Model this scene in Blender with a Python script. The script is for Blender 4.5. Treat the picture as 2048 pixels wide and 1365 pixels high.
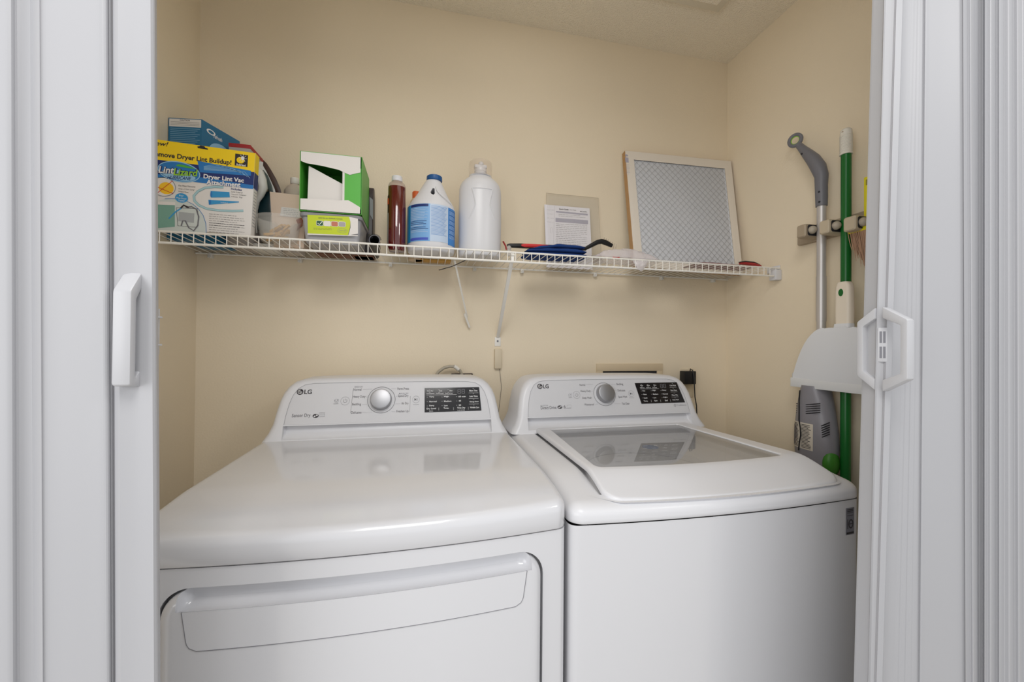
import bpy, bmesh, math, random
from mathutils import Matrix, Vector
import mathutils
random.seed(7)
for o in list(bpy.data.objects): bpy.data.objects.remove(o)
S = bpy.context.scene; COL = S.collection
V = Vector

# ------------------------------------------------------------------ camera
F, YAW, PIT, ROLL = 801.64, -.2215, .0075, .0084
CAM = V((.5835, -1.4689, 1.2352))
_fw = V((-math.sin(YAW)*math.cos(PIT), math.cos(YAW)*math.cos(PIT), math.sin(PIT)))
_rt = V((math.cos(YAW), math.sin(YAW), 0)); _up = _rt.cross(_fw)
_c, _s = math.cos(ROLL), math.sin(ROLL)
_rt, _up = _c*_rt + _s*_up, -_s*_rt + _c*_up
cd = bpy.data.cameras.new('camera'); cam = bpy.data.objects.new('camera', cd); COL.objects.link(cam)
cd.sensor_width = 36; cd.lens = F/2048*36; cd.clip_start = .02
cam.matrix_world = Matrix.Translation(CAM) @ Matrix((_rt, _up, -_fw)).transposed().to_4x4()
S.camera = cam
def at(x, y, ax, val):                       # point of a world plane seen at a photo position
    d = _fw + _rt*((x-1024)/F) + _up*((682.5-y)/F)
    k = 'XYZ'.index(ax); return CAM + d*((val-CAM[k])/d[k])
def ray(x, y): return _fw + _rt*((x-1024)/F) + _up*((682.5-y)/F)

# ------------------------------------------------------------------ world, lights, exposure
w = bpy.data.worlds.new('room_light'); S.world = w; w.use_nodes = True
w.node_tree.nodes['Background'].inputs[0].default_value = (.95, .97, 1, 1)
w.node_tree.nodes['Background'].inputs[1].default_value = .88
def area(name, loc, target, size, power, color=(1, 1, 1), sy=None):
    l = bpy.data.lights.new(name, 'AREA'); l.energy = power; l.size = size; l.color = color
    if sy: l.shape = 'RECTANGLE'; l.size_y = sy
    o = bpy.data.objects.new(name, l); COL.objects.link(o); o.location = loc
    o.rotation_euler = (V(target)-V(loc)).to_track_quat('-Z', 'Y').to_euler(); return o
area('room_ceiling_light', (.55, -1.75, 2.40), (.75, -.5, 1.0), .6, 11, (1, .98, .95))
area('hall_light', (2.0, -2.0, 2.30), (.8, -.3, 1.1), .35, 4.5, (1, .98, .95))
area('room_fill_light', (-1.0, -2.4, 1.35), (1.4, -.6, 1.0), 1.4, 18, (1, 1, 1))  # added soft fill from the left; no window is known there
area('closet_fill_light', (.95, -.60, 2.43), (.95, -.5, 0), .7, 1.25, (1, .98, .94))  # unseen fill added under the ceiling to brighten the closet interior
S.view_settings.view_transform = 'Standard'; S.view_settings.look = 'None'
S.view_settings.gamma = 1; S.view_settings.use_curve_mapping = False
S.view_settings.exposure = 0.0

# ------------------------------------------------------------------ materials
def lin(c):
    r = []
    for x in c[:3]:
        x /= 255; r.append(x/12.92 if x <= .04045 else ((x+.055)/1.055)**2.4)
    return (*r, 1)
MATS = {}
def mat(name, rgb, rough=.5, metal=0, alpha=1, trans=0, spec=.5, coat=0, ior=1.45):
    if name in MATS: return MATS[name]
    m = bpy.data.materials.new(name); m.use_nodes = True; b = m.node_tree.nodes['Principled BSDF']
    b.inputs['Base Color'].default_value = lin(rgb); b.inputs['Roughness'].default_value = rough
    b.inputs['Metallic'].default_value = metal; b.inputs['Alpha'].default_value = alpha
    b.inputs['Transmission Weight'].default_value = trans; b.inputs['IOR'].default_value = ior
    b.inputs['Specular IOR Level'].default_value = spec; b.inputs['Coat Weight'].default_value = coat
    MATS[name] = m; return m
def noise_mat(name, rgb, rough, scale, bump, var=.04, detail=3, dist=.002, spec=.3, obj=True):
    """paint with a fine relief and slight tone variation"""
    m = mat(name, rgb, rough, spec=spec); nt = m.node_tree; b = nt.nodes['Principled BSDF']
    tc = nt.nodes.new('ShaderNodeTexCoord'); n = nt.nodes.new('ShaderNodeTexNoise')
    n.inputs['Scale'].default_value = scale; n.inputs['Detail'].default_value = detail
    nt.links.new(tc.outputs['Object'], n.inputs['Vector'])
    bp = nt.nodes.new('ShaderNodeBump'); bp.inputs['Strength'].default_value = bump; bp.inputs['Distance'].default_value = dist
    nt.links.new(n.outputs['Fac'], bp.inputs['Height']); nt.links.new(bp.outputs['Normal'], b.inputs['Normal'])
    n2 = nt.nodes.new('ShaderNodeTexNoise'); n2.inputs['Scale'].default_value = 2.5; n2.inputs['Detail'].default_value = 4
    nt.links.new(tc.outputs['Object'], n2.inputs['Vector'])
    mx = nt.nodes.new('ShaderNodeMix'); mx.data_type = 'RGBA'; l = lin(rgb)
    mx.inputs[6].default_value = tuple(x*(1-var) for x in l[:3])+(1,); mx.inputs[7].default_value = tuple(min(1, x*(1+var)) for x in l[:3])+(1,)
    nt.links.new(n2.outputs['Fac'], mx.inputs[0]); nt.links.new(mx.outputs[2], b.inputs['Base Color'])
    return m
WALL = noise_mat('beige_wall_paint', (234, 220, 195), .6, 160, .25, .03)
CEIL = noise_mat('textured_ceiling_paint', (248, 238, 218), .85, 190, .9, .03, 4, .006)
FLOOR = noise_mat('pale_floor', (205, 200, 192), .6, 40, .1)
ENAMEL = mat('white_enamel', (208, 208, 211), .16, coat=.3)
PLAST = mat('white_plastic', (215, 215, 218), .3)
PANEL = mat('matte_white_panel', (205, 205, 208), .4)
DOORM = noise_mat('white_vinyl', (174, 174, 177), .42, 6, .05, .008)
WIRE = mat('white_coated_wire', (236, 233, 226), .35)
DARK = mat('dark_gap', (40, 40, 45), .7)
SEAM = mat('seam_grey', (120, 120, 126), .6)
CHROME = mat('brushed_silver', (172, 172, 175), .42, .9)
INK = mat('grey_ink', (95, 92, 95), .6)
INK2 = mat('dark_ink', (50, 46, 50), .6)
INKL = mat('light_grey_ink', (150, 150, 155), .6)
BLACKG = mat('black_glass', (30, 28, 30), .12)
WHITEI = mat('white_print', (235, 235, 235), .5)
BLACKP = mat('black_plastic', (28, 28, 30), .4)
GREYP = mat('grey_plastic', (112, 112, 118), .42)
def pane(name, tint, ior=1.5, haze=.28):
    m = bpy.data.materials.new(name); m.use_nodes = True; nt = m.node_tree; nt.nodes.remove(nt.nodes['Principled BSDF'])
    t = nt.nodes.new('ShaderNodeBsdfTransparent'); t.inputs[0].default_value = lin(tint)
    g = nt.nodes.new('ShaderNodeBsdfGlossy'); g.inputs['Roughness'].default_value = .02; g.inputs['Color'].default_value = (.9, .9, .9, 1)
    f = nt.nodes.new('ShaderNodeFresnel'); f.inputs[0].default_value = ior; x = nt.nodes.new('ShaderNodeMixShader')
    nt.links.new(f.outputs[0], x.inputs[0]); nt.links.new(t.outputs[0], x.inputs[1]); nt.links.new(g.outputs[0], x.inputs[2])
    h = nt.nodes.new('ShaderNodeBsdfDiffuse'); h.inputs[0].default_value = lin((228, 228, 230)); y = nt.nodes.new('ShaderNodeMixShader')
    y.inputs[0].default_value = haze; nt.links.new(t.outputs[0], y.inputs[1]); nt.links.new(h.outputs[0], y.inputs[2]); nt.links.new(y.outputs[0], x.inputs[1])
    nt.links.new(x.outputs[0], nt.nodes['Material Output'].inputs['Surface']); return m
GLASS = pane('lid_glass', (248, 249, 250))
CLEAR = mat('clear_plastic', (235, 235, 232), .1, alpha=.28)

# ------------------------------------------------------------------ mesh builder
class B:
    def __init__(s): s.v = []; s.f = []; s.m = []; s.mats = []; s.sm = []
    def mi(s, m):
        if m not in s.mats: s.mats.append(m)
        return s.mats.index(m)
    def add(s, vs, fs, m, smooth=True, M=None):
        n = len(s.v); k = s.mi(m)
        for p in vs: s.v.append((M @ V(p)) if M else V(p))
        for f in fs: s.f.append([i+n for i in f]); s.m.append(k); s.sm.append(smooth)
        return s
    def box(s, lo, hi, m, bev=0, M=None, seg=2):
        lo, hi = V(lo), V(hi); bm = bmesh.new(); bmesh.ops.create_cube(bm, size=1)
        for v in bm.verts: v.co = V([lo[i]+(v.co[i]+.5)*(hi[i]-lo[i]) for i in range(3)])
        if bev: bmesh.ops.bevel(bm, geom=bm.edges[:], offset=bev, segments=seg, affect='EDGES', profile=.5)
        s.bm(bm, m, M, bev > 0); return s
    def bm(s, bm, m, M=None, smooth=True):
        bm.verts.index_update()
        s.add([v.co.copy() for v in bm.verts], [[v.index for v in f.verts] for f in bm.faces], m, smooth, M); bm.free(); return s
    def loft(s, loops, m, c0=True, c1=True, M=None, smooth=True, closed=True):
        n = len(loops[0]); vs = [p for l in loops for p in l]; fs = []
        for i in range(len(loops)-1):
            for j in range(n if closed else n-1):
                k = (j+1) % n; fs.append([i*n+j, i*n+k, (i+1)*n+k, (i+1)*n+j])
        if c0: fs.append(list(range(n))[::-1])
        if c1: fs.append([(len(loops)-1)*n+j for j in range(n)])
        return s.add(vs, fs, m, smooth, M)
    def lathe(s, prof, m, o=(0, 0, 0), seg=32, M=None, sx=1, sy=1, smooth=True):
        loops = [[V((r*sx*math.cos(2*math.pi*j/seg)+o[0], r*sy*math.sin(2*math.pi*j/seg)+o[1], z+o[2])) for j in range(seg)] for r, z in prof]
        return s.loft(loops, m, prof[0][0] > 1e-5, prof[-1][0] > 1e-5, M, smooth)
    def tube(s, path, r, m, seg=10, M=None, closed=False, caps=True, flat=1):
        P = [V(p) for p in path]; n = len(P); R = r if isinstance(r, (list, tuple)) else [r]*n
        T = []
        for i in range(n):
            a = P[(i-1) % n] if (closed or i > 0) else P[i]; b = P[(i+1) % n] if (closed or i < n-1) else P[i]
            T.append((b-a).normalized())
        up = V((0, 0, 1)) if abs(T[0].z) < .9 else V((1, 0, 0))
        u = T[0].cross(up).normalized(); loops = []
        for i in range(n):
            u = (u - T[i]*u.dot(T[i])).normalized(); w_ = T[i].cross(u)
            loops.append([P[i]+(u*math.cos(2*math.pi*j/seg)+w_*math.sin(2*math.pi*j/seg)*flat)*R[i] for j in range(seg)])
        if closed: loops.append(loops[0]); caps = False
        return s.loft(loops, m, caps, caps, M)
    def prism(s, poly, m, M, h, bev=0, smooth=False):
        """polygon in the plane of M (x,y), extruded from 0 to h along M's z"""
        bm = bmesh.new(); vs = [bm.verts.new((p[0], p[1], 0)) for p in poly]; f = bm.faces.new(vs)
        if h:
            r = bmesh.ops.extrude_face_region(bm, geom=[f]); nv = [e for e in r['geom'] if isinstance(e, bmesh.types.BMVert)]
            bmesh.ops.translate(bm, verts=nv, vec=(0, 0, h))
            bmesh.ops.recalc_face_normals(bm, faces=bm.faces)
            if bev: bmesh.ops.bevel(bm, geom=[e for e in bm.edges], offset=bev, segments=2, affect='EDGES', profile=.5)
        return s.bm(bm, m, M, smooth or bev > 0)
    def sphere(s, c, r, m, seg=20, sc=(1, 1, 1)):
        bm = bmesh.new(); bmesh.ops.create_uvsphere(bm, u_segments=seg, v_segments=seg//2+2, radius=r)
        return s.bm(bm, m, Matrix.Translation(c) @ Matrix.Diagonal((*sc, 1)))
    def grid(s, fn, nu, nv, m, smooth=True, M=None):
        vs = [fn(i/nu, j/nv) for j in range(nv+1) for i in range(nu+1)]
        fs = [[j*(nu+1)+i, j*(nu+1)+i+1, (j+1)*(nu+1)+i+1, (j+1)*(nu+1)+i] for j in range(nv) for i in range(nu)]
        return s.add(vs, fs, m, smooth, M)
    def obj(s, name, parent=None, origin=None, angle=35, fix=True, solid=0, kind=None, cut=None, label=None):
        org = V(parent.get('org', (0, 0, 0))) if parent else V(origin or (0, 0, 0))
        if parent is not None and origin is not None: org = V(parent['org'])
        me = bpy.data.meshes.new(name); me.from_pydata([tuple(v-org) for v in s.v], [], s.f)
        for m in s.mats: me.materials.append(m)
        me.polygons.foreach_set('material_index', s.m); me.polygons.foreach_set('use_smooth', s.sm)
        if fix:
            bm = bmesh.new(); bm.from_mesh(me); bmesh.ops.recalc_face_normals(bm, faces=bm.faces); bm.to_mesh(me); bm.free()
        me.update()
        o = bpy.data.objects.new(name, me); COL.objects.link(o)
        if cut:
            for cb in cut:
                cm = bpy.data.meshes.new('c'); cm.from_pydata([tuple(v-org) for v in cb.v], [], cb.f)
                for m in cb.mats: cm.materials.append(m)
                cm.polygons.foreach_set('use_smooth', cb.sm)
                bm = bmesh.new(); bm.from_mesh(cm); bmesh.ops.recalc_face_normals(bm, faces=bm.faces); bm.to_mesh(cm); bm.free()
                co = bpy.data.objects.new('c', cm); COL.objects.link(co)
                md = o.modifiers.new('b', 'BOOLEAN'); md.operation = 'DIFFERENCE'; md.object = co; md.solver = 'EXACT'
                bpy.context.view_layer.update()
                nm = bpy.data.meshes.new_from_object(o.evaluated_get(bpy.context.evaluated_depsgraph_get()))
                o.modifiers.clear(); o.data = nm; bpy.data.objects.remove(co); me = nm
            me.name = name
        me.set_sharp_from_angle(angle=math.radians(angle))
        if parent: o.parent = parent
        else: o.location = org
        o['org'] = tuple(org)
        if solid: md = o.modifiers.new('thickness', 'SOLIDIFY'); md.thickness = solid; md.offset = 0
        if kind: o['kind'] = kind
        if label: o['label'] = label
        return o
def root(name, loc, label, cat, group=None, kind=None):
    o = bpy.data.objects.new(name, None); COL.objects.link(o); o.location = loc; o.empty_display_size = .05
    o['org'] = tuple(loc); tag(o, label, cat, group, kind); return o
def tag(o, label, cat, group=None, kind=None):
    o['label'] = label
    if cat: o['category'] = cat
    if group: o['group'] = group
    if kind: o['kind'] = kind
    return o
def structure(o, label=None):
    o['kind'] = 'structure'
    if label: o['label'] = label
    return o

# text as flat geometry
def text_geo(st, bold=0.0, shear=0.0):
    cu = bpy.data.curves.new('t', 'FONT'); cu.body = st; cu.size = 1; cu.offset = bold; cu.shear = shear; cu.resolution_u = 3
    ob = bpy.data.objects.new('t', cu); COL.objects.link(ob); bpy.context.view_layer.update()
    me = bpy.data.meshes.new_from_object(ob.evaluated_get(bpy.context.evaluated_depsgraph_get()))
    vs = [v.co.copy() for v in me.vertices]; fs = [list(p.vertices) for p in me.polygons]
    bpy.data.objects.remove(ob); bpy.data.curves.remove(cu); bpy.data.meshes.remove(me)
    return vs, fs
class Plane:
    """a flat face to print on: origin, u to the right, v up, n out of it"""
    def __init__(s, o, u, v, b=None):
        s.o = V(o); s.u = V(u).normalized(); s.v = V(v).normalized(); s.n = s.u.cross(s.v).normalized(); s.b = b or B(); s.base = 0
    def M(s, lift=0.0003):
        m = Matrix((s.u, s.v, s.n)).transposed().to_4x4(); m.translation = s.o + s.n*(lift+s.base); return m
    def px(s, x, y):
        d = ray(x, y); q = ((s.o-CAM).dot(s.n))/d.dot(s.n); p = CAM+d*q-s.o; return (p.dot(s.u), p.dot(s.v))
    def poly(s, pts, m, lift=.0003, px=True):
        P = [s.px(*p) for p in pts] if px else pts
        s.b.prism(P, m, s.M(lift), 0); return s
    def ell(s, c, rx, ry, m, lift=.0003, px=True, rot=0, n=28, ring=0):
        if px:
            cx, cy = s.px(*c); rx = abs(s.px(c[0]+rx, c[1])[0]-cx); ry = abs(s.px(c[0], c[1]+ry)[1]-cy)
        else: cx, cy = c
        P = []
        for i in range(n):
            a = 2*math.pi*i/n; x, y = rx*math.cos(a), ry*math.sin(a)
            P.append((cx+x*math.cos(rot)-y*math.sin(rot), cy+x*math.sin(rot)+y*math.cos(rot)))
        if ring: s.line(P+[P[0], P[1]], ring, m, lift, px=False)
        else: s.b.prism(P, m, s.M(lift), 0)
        return s
    def rect(s, x0, y0, x1, y1, m, lift=.0003):
        a = s.px(x0, y0); b = s.px(x1, y1); a, b = (min(a[0], b[0]), min(a[1], b[1])), (max(a[0], b[0]), max(a[1], b[1]))
        s.b.prism([a, (b[0], a[1]), b, (a[0], b[1])], m, s.M(lift), 0); return s
    def line(s, pts, wd, m, lift=.0004, px=True):
        P = [V(s.px(*p)) for p in pts] if px else [V(p) for p in pts]; M = s.M(lift)
        vs = []; n = len(P)
        for i in range(n):
            t = (P[min(i+1, n-1)]-P[max(i-1, 0)]); t = t.normalized() if t.length > 1e-9 else V((1, 0)); q = V((-t.y, t.x))*wd/2
            for e in (P[i]+q, P[i]-q): vs.append((e.x, e.y, 0))
        s.b.add(vs, [[2*i, 2*i+1, 2*i+3, 2*i+2] for i in range(n-1)], m, False, M); return s
    def text(s, st, x0, yc, x1, h, m, bold=0.0, shear=0.0, lift=.0005, slope=0):
        """text between photo columns x0 and x1, centred on row yc, h photo pixels tall"""
        vs, fs = text_geo(st, bold, shear); xs = [v.x for v in vs]; ys = [v.y for v in vs]
        a = s.px(x0, yc); b_ = s.px(x1, yc+slope); e = s.px(x0, yc-10)
        hh = abs(e[1]-a[1])/10*h; sx = (b_[0]-a[0])/(max(xs)-min(xs)); sy = hh/(max(ys)-min(ys)); my = (max(ys)+min(ys))/2
        dv = (b_[1]-a[1]) if slope else 0
        out = [(a[0]+(v.x-min(xs))*sx, a[1]+(v.y-my)*sy + dv*(v.x-min(xs))/(max(xs)-min(xs)), 0) for v in vs]
        s.b.add(out, fs, m, False, s.M(lift)); return s
    def greek(s, x0, y0, x1, rows, gap, m, wd, slope=0, lift=.0004, seed=1):
        """rows of small print too fine to read"""
        r = random.Random(seed)
        for k in range(rows):
            x = x0; y = y0+k*gap; end = x1-(r.random()*.25*(x1-x0) if k == rows-1 or r.random() < .2 else 0)
            while x < end:
                l = min(end-x, r.uniform(3, 9)); s.line([(x, y+(x-x0)*slope), (x+l, y+(x+l-x0)*slope)], wd, m, lift); x += l+1.4
        return s
def rrect(x0, y0, x1, y1, r, n=5):
    P = []
    for cx, cy, a0 in ((x1-r, y1-r, 0), (x0+r, y1-r, 90), (x0+r, y0+r, 180), (x1-r, y0+r, 270)):
        for i in range(n+1):
            a = math.radians(a0+90*i/n); P.append((cx+r*math.cos(a), cy+r*math.sin(a)))
    return P

# ------------------------------------------------------------------ the closet
XL, XR, ZC = -.1196, 1.8527, 2.4465
FY0, FY1 = -1.02, -.90       # the front wall with the door opening
def wallbox(name, lo, hi, m, label=None): return structure(B().box(lo, hi, m).obj(name), label)
def wall_back():
    b = B().box((XL-.1, 0, 0), (XR+.1, .1, ZC+.1), WALL)
    return b
structure(wall_back().obj('wall_back'))
wallbox('wall_left', (XL-.1, FY1, 0), (XL, 0, ZC+.1), WALL)
wallbox('wall_right', (XR, FY1, 0), (XR+.1, 0, ZC+.1), WALL)
wallbox('ceiling', (XL-.1, FY0, ZC), (XR+.1, .1, ZC+.1), CEIL)
wallbox('floor', (-1.2, -3.6, -.05), (3.4, .1, 0), FLOOR)
fw_ = B()
fw_.box((-1.2, FY0, 0), (XL+.0, FY1, ZC+.1), WALL).box((XR, FY0, 0), (3.4, FY1, ZC+.1), WALL).box((XL, FY0, 2.20), (XR, FY1, ZC+.1), WALL)
structure(fw_.obj('wall_front'))
# ceiling hatch
hb = B(); hb.box((1.10, -.62, ZC-.016), (1.61, -.235, ZC), mat('cream_trim', (226, 218, 200), .5), .003)
hb.box((1.13, -.59, ZC-.02), (1.58, -.265, ZC-.012), CEIL)
tag(hb.obj('ceiling_hatch', origin=(1.35, -.42, ZC)), 'cream framed hatch panel set in the textured closet ceiling', 'hatch')

# ------------------------------------------------------------------ folding doors
def fold(cols, name, parent, zlo=.03, zhi=2.19, back=.006, m=None):
    """a fluted strip: columns (x at the photo's top edge, x at its bottom edge, depth) joined by vertical faces"""
    front = []
    for xt, xb, Y in cols:
        a = at(xt, 0, 'Y', Y); b_ = at(xb, 1365, 'Y', Y)
        f_ = lambda z: V((a.x+(b_.x-a.x)*(z-a.z)/(b_.z-a.z), Y, z))
        front.append((f_(zlo), f_(zhi)))
    poly = [p for p in front]+[(p[0]+V((0, back, 0)), p[1]+V((0, back, 0))) for p in reversed(front)]
    b_ = B().loft([[p[0] for p in poly], [p[1] for p in poly]], m or DOORM)
    return b_.obj(name, parent, angle=24)
def smoothcols(cols, n=4):
    out = []
    P = [V(c) for c in cols]
    for i in range(len(P)-1):
        p0, p1, p2, p3 = P[max(i-1, 0)], P[i], P[i+1], P[min(i+2, len(P)-1)]
        for k in range(n):
            t = k/n; q = .5*((2*p1)+(p2-p0)*t+(2*p0-5*p1+4*p2-p3)*t*t+(3*p1-p0-3*p2+p3)*t**3); out.append(tuple(q))
    out.append(tuple(P[-1])); return out
d1 = root('door_1', (.2, -.95, .03), 'white folding vinyl door stretched at the left of the opening', None, kind='structure')
fold(smoothcols([(-330, -325, -.955), (-200, -196, -.962), (-120, -116, -.955), (-95, -90, -.930), (-70, -66, -.930), (-55, -50, -.955), (0, 3, -.9585), (22, 26, -.957), (34, 40, -.951), (60, 67, -.949), (67, 74, -.955), (78, 85, -.961), (92, 99, -.9585), (194, 202, -.958), (203, 210, -.961), (215, 221, -.958), (221, 226, -.948), (226, 231, -.946)], 3), 'folding_panel', d1)
post = [(224, 229, -.952), (228, 233, -.960), (236, 241, -.9625), (262, 267, -.9600), (292, 298, -.9600), (301, 308, -.9615), (307, 314, -.959), (310.5, 318, -.953), (311.5, 319, -.945), (311.8, 319.5, -.936)]
fold(post, 'lead_post', d1, back=.0015)
def d_handle(frame, h, reach, wd, th, name, parent, m, lo=.022, hi_=.022):
    """angular pull: two slanting arms and a flat grip; frame x = along width, y = up, z = out of the door"""
    b_ = B(); pr = [(-h/2, 0), (-h/2+lo, reach), (h/2-hi_, reach), (h/2, 0)]
    inn = [(-h/2+.018, 0), (-h/2+lo+.008, reach-th), (h/2-hi_-.008, reach-th), (h/2-.018, 0)]
    sec = [(p[0], p[1]) for p in pr]+[(p[0], p[1]) for p in reversed(inn)]
    M = frame @ Matrix(((0, 0, 1, -wd/2), (1, 0, 0, 0), (0, 1, 0, 0), (0, 0, 0, 1)))
    # build as quads pieces so that the inside stays open
    bm = bmesh.new(); n = 4
    vs = [[bm.verts.new((a[0], a[1], zz)) for a in pr] + [bm.verts.new((a[0], a[1], zz)) for a in inn] for zz in (0, wd)]
    for i in range(3):
        for L in vs: bm.faces.new([L[i], L[i+1], L[5+i], L[4+i]])
        bm.faces.new([vs[0][i], vs[0][i+1], vs[1][i+1], vs[1][i]]); bm.faces.new([vs[0][4+i], vs[0][5+i], vs[1][5+i], vs[1][4+i]])
    for i in (0, 3): bm.faces.new([vs[0][i], vs[0][4+i], vs[1][4+i], vs[1][i]])
    bmesh.ops.recalc_face_normals(bm, faces=bm.faces)
    bmesh.ops.bevel(bm, geom=bm.edges[:], offset=.0018, segments=2, affect='EDGES', profile=.5)
    b_.bm(bm, m, M); return b_.obj(name, parent)
c_ = at(262, 661, 'Y', -.962)
fr = Matrix(((1, 0, 0, c_.x), (0, 0, -1, -.961), (0, 1, 0, 1.2475), (0, 0, 0, 1)))
HND = mat('door_handle_plastic', (186, 186, 189), .35)
d_handle(Matrix(((1, 0, 0, .2800), (0, 0, -1, -.959), (0, 1, 0, 1.2475), (0, 0, 0, 1))), .124, .0165, .0165, .009, 'pull_handle', d1, HND, .003, .022)
fi = Matrix(((-1, 0, 0, .2760), (0, 0, 1, -.950), (0, 1, 0, 1.2475), (0, 0, 0, 1)))
d_handle(fi, .118, .026, .017, .008, 'inner_handle', d1, HND)
lp = B().box((.2885, -.953, 1.2195), (.2935, -.937, 1.272), HND, .001)
for z in (1.262, 1.231): lp.box((.292, -.950, z-.0010), (.2975, -.940, z+.0010), HND, .0004)
lp.box((.292, -.948, 1.2365), (.2945, -.941, 1.2555), HND)
lp.obj('latch_plate', d1)

d2 = root('door_2', (1.45, -.97, .03), 'white folding vinyl door gathered at the right of the opening', None, kind='structure')
fold([(1747, 1710, -.940), (1770, 1738, -.964), (1771, 1739, -.968), (1791, 1751, -.974), (1793, 1753, -.976), (1805.5, 1764.5, -.9775), (1806.5, 1765.5, -.972)], 'lead_post', d2, back=.002)
right = [(1796, 1754, -.968), (1806, 1768, -.960), (1822, 1785, -.960), (1844, 1831, -.966), (1848, 1836, -.966), (1852, 1841, -.9695), (1860, 1851, -.970), (1890, 1890, -.9735), (1922, 1928, -.979), (1926, 1931, -.982), (1931, 1936, -.979), (1936, 1941, -.979), (1941, 1947, -.982), (1946, 1952, -.976), (1951, 1956, -.970), (1960, 1960, -.970), (1966, 1965, -.971), (1970, 1969, -.978), (1975, 1974, -.975), (1982, 1982, -.9785), (1988, 1988, -.974), (1994, 1994, -.974), (2000, 2000, -.9785), (2008, 2008, -.975), (2018, 2020, -.980), (2026, 2029, -.976), (2036, 2039, -.981), (2044, 2047, -.977), (2056, 2058, -.981), (2070, 2072, -.975), (2100, 2102, -.98), (2180, 2182, -.972), (2230, 2232, -.965)]
fold(smoothcols(right, 4), 'folding_panel', d2, back=.008)
px_ = 1.296
# latch plate and the two pulls on the lead post
ha = Matrix(((1, 0, 0, 1.3010), (0, 0, -1, -.979), (0, 1, 0, 1.2320), (0, 0, 0, 1)))
d_handle(ha, .134, .034, .015, .0095, 'pull_handle', d2, HND)
hi = Matrix(((-1, 0, 0, 1.3060), (0, 0, 1, -.965), (0, 1, 0, 1.2320), (0, 0, 0, 1)))
d_handle(hi, .134, .0275, .015, .0095, 'inner_handle', d2, HND)
qa, qb = at(1754.5, 690, 'Y', -.9665), at(1773.5, 690, 'Y', -.9745); fu = V((qb.x-qa.x, qb.y-qa.y, 0)); wl = fu.length
lpl = Plane((qa.x, qa.y, qa.z), fu, (0, 0, 1)); l2 = B()
l2.prism(rrect(0, -.0275, wl, .0275, .0015, 2), HND, lpl.M(-.002), .0058, .0006)
for z0 in (-.0215, .003):
    for u0 in (.18, .56): l2.prism([(wl*u0, z0), (wl*(u0+.25), z0), (wl*(u0+.25), z0+.0185), (wl*u0, z0+.0185)], SEAM, lpl.M(.0034), .0007)
l2.obj('latch_plate', d2)

# ------------------------------------------------------------------ plan loops for the appliances
def plan(x0, x1, yb, yf, bow, rf, rb, inset=0, n=160):
    """rounded plan outline with a bowed front; counter-clockwise from the middle of the back"""
    X0, X1, YB, YF = x0+inset, x1-inset, yb-inset, yf+inset; rf = max(rf-inset*.9, .0015); rb = max(rb-inset*.9, .0015); xc = (x0+x1)/2; hw = (x1-x0)/2
    q = n//8; P = []
    def seg(a, b_, k):
        for i in range(k): P.append(V(a).lerp(V(b_), i/k))
    def arc(cx, cy, r, a0, a1, k):
        for i in range(k):
            a = math.radians(a0+(a1-a0)*i/k); P.append(V((cx+r*math.cos(a), cy+r*math.sin(a))))
    seg((xc, YB), (X0+rb, YB), q); arc(X0+rb, YB-rb, rb, 90, 180, 10); seg((X0, YB-rb), (X0, YF+rf), q*2)
    arc(X0+rf, YF+rf, rf, 180, 270, 10); seg((X0+rf, YF), (X1-rf, YF), q*3); arc(X1-rf, YF+rf, rf, 270, 360, 10)
    seg((X1, YF+rf), (X1, YB-rb), q*2); arc(X1-rb, YB-rb, rb, 0, 90, 10); seg((X1-rb, YB), (xc, YB), q)
    for p in P:
        t = (YB-p.y)/(YB-YF); u = (p.x-xc)/hw; p.y -= bow*max(0, 1-u*u)*max(0, t)**6
    return P
def rings(b_, spec, m, cap=True, base=None):
    """spec: list of (loop, z function)"""
    L = [[V((p.x, p.y, zf(p.x, p.y) if callable(zf) else zf)) for p in loop] for loop, zf in spec]
    b_.loft(L, m, False, cap); return b_
def blend(a, c, t): return [p.lerp(q, t) for p, q in zip(a, c)]
def sstep(a, b_, x): t = min(1, max(0, (x-a)/(b_-a))); return t*t*(3-2*t)

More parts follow.
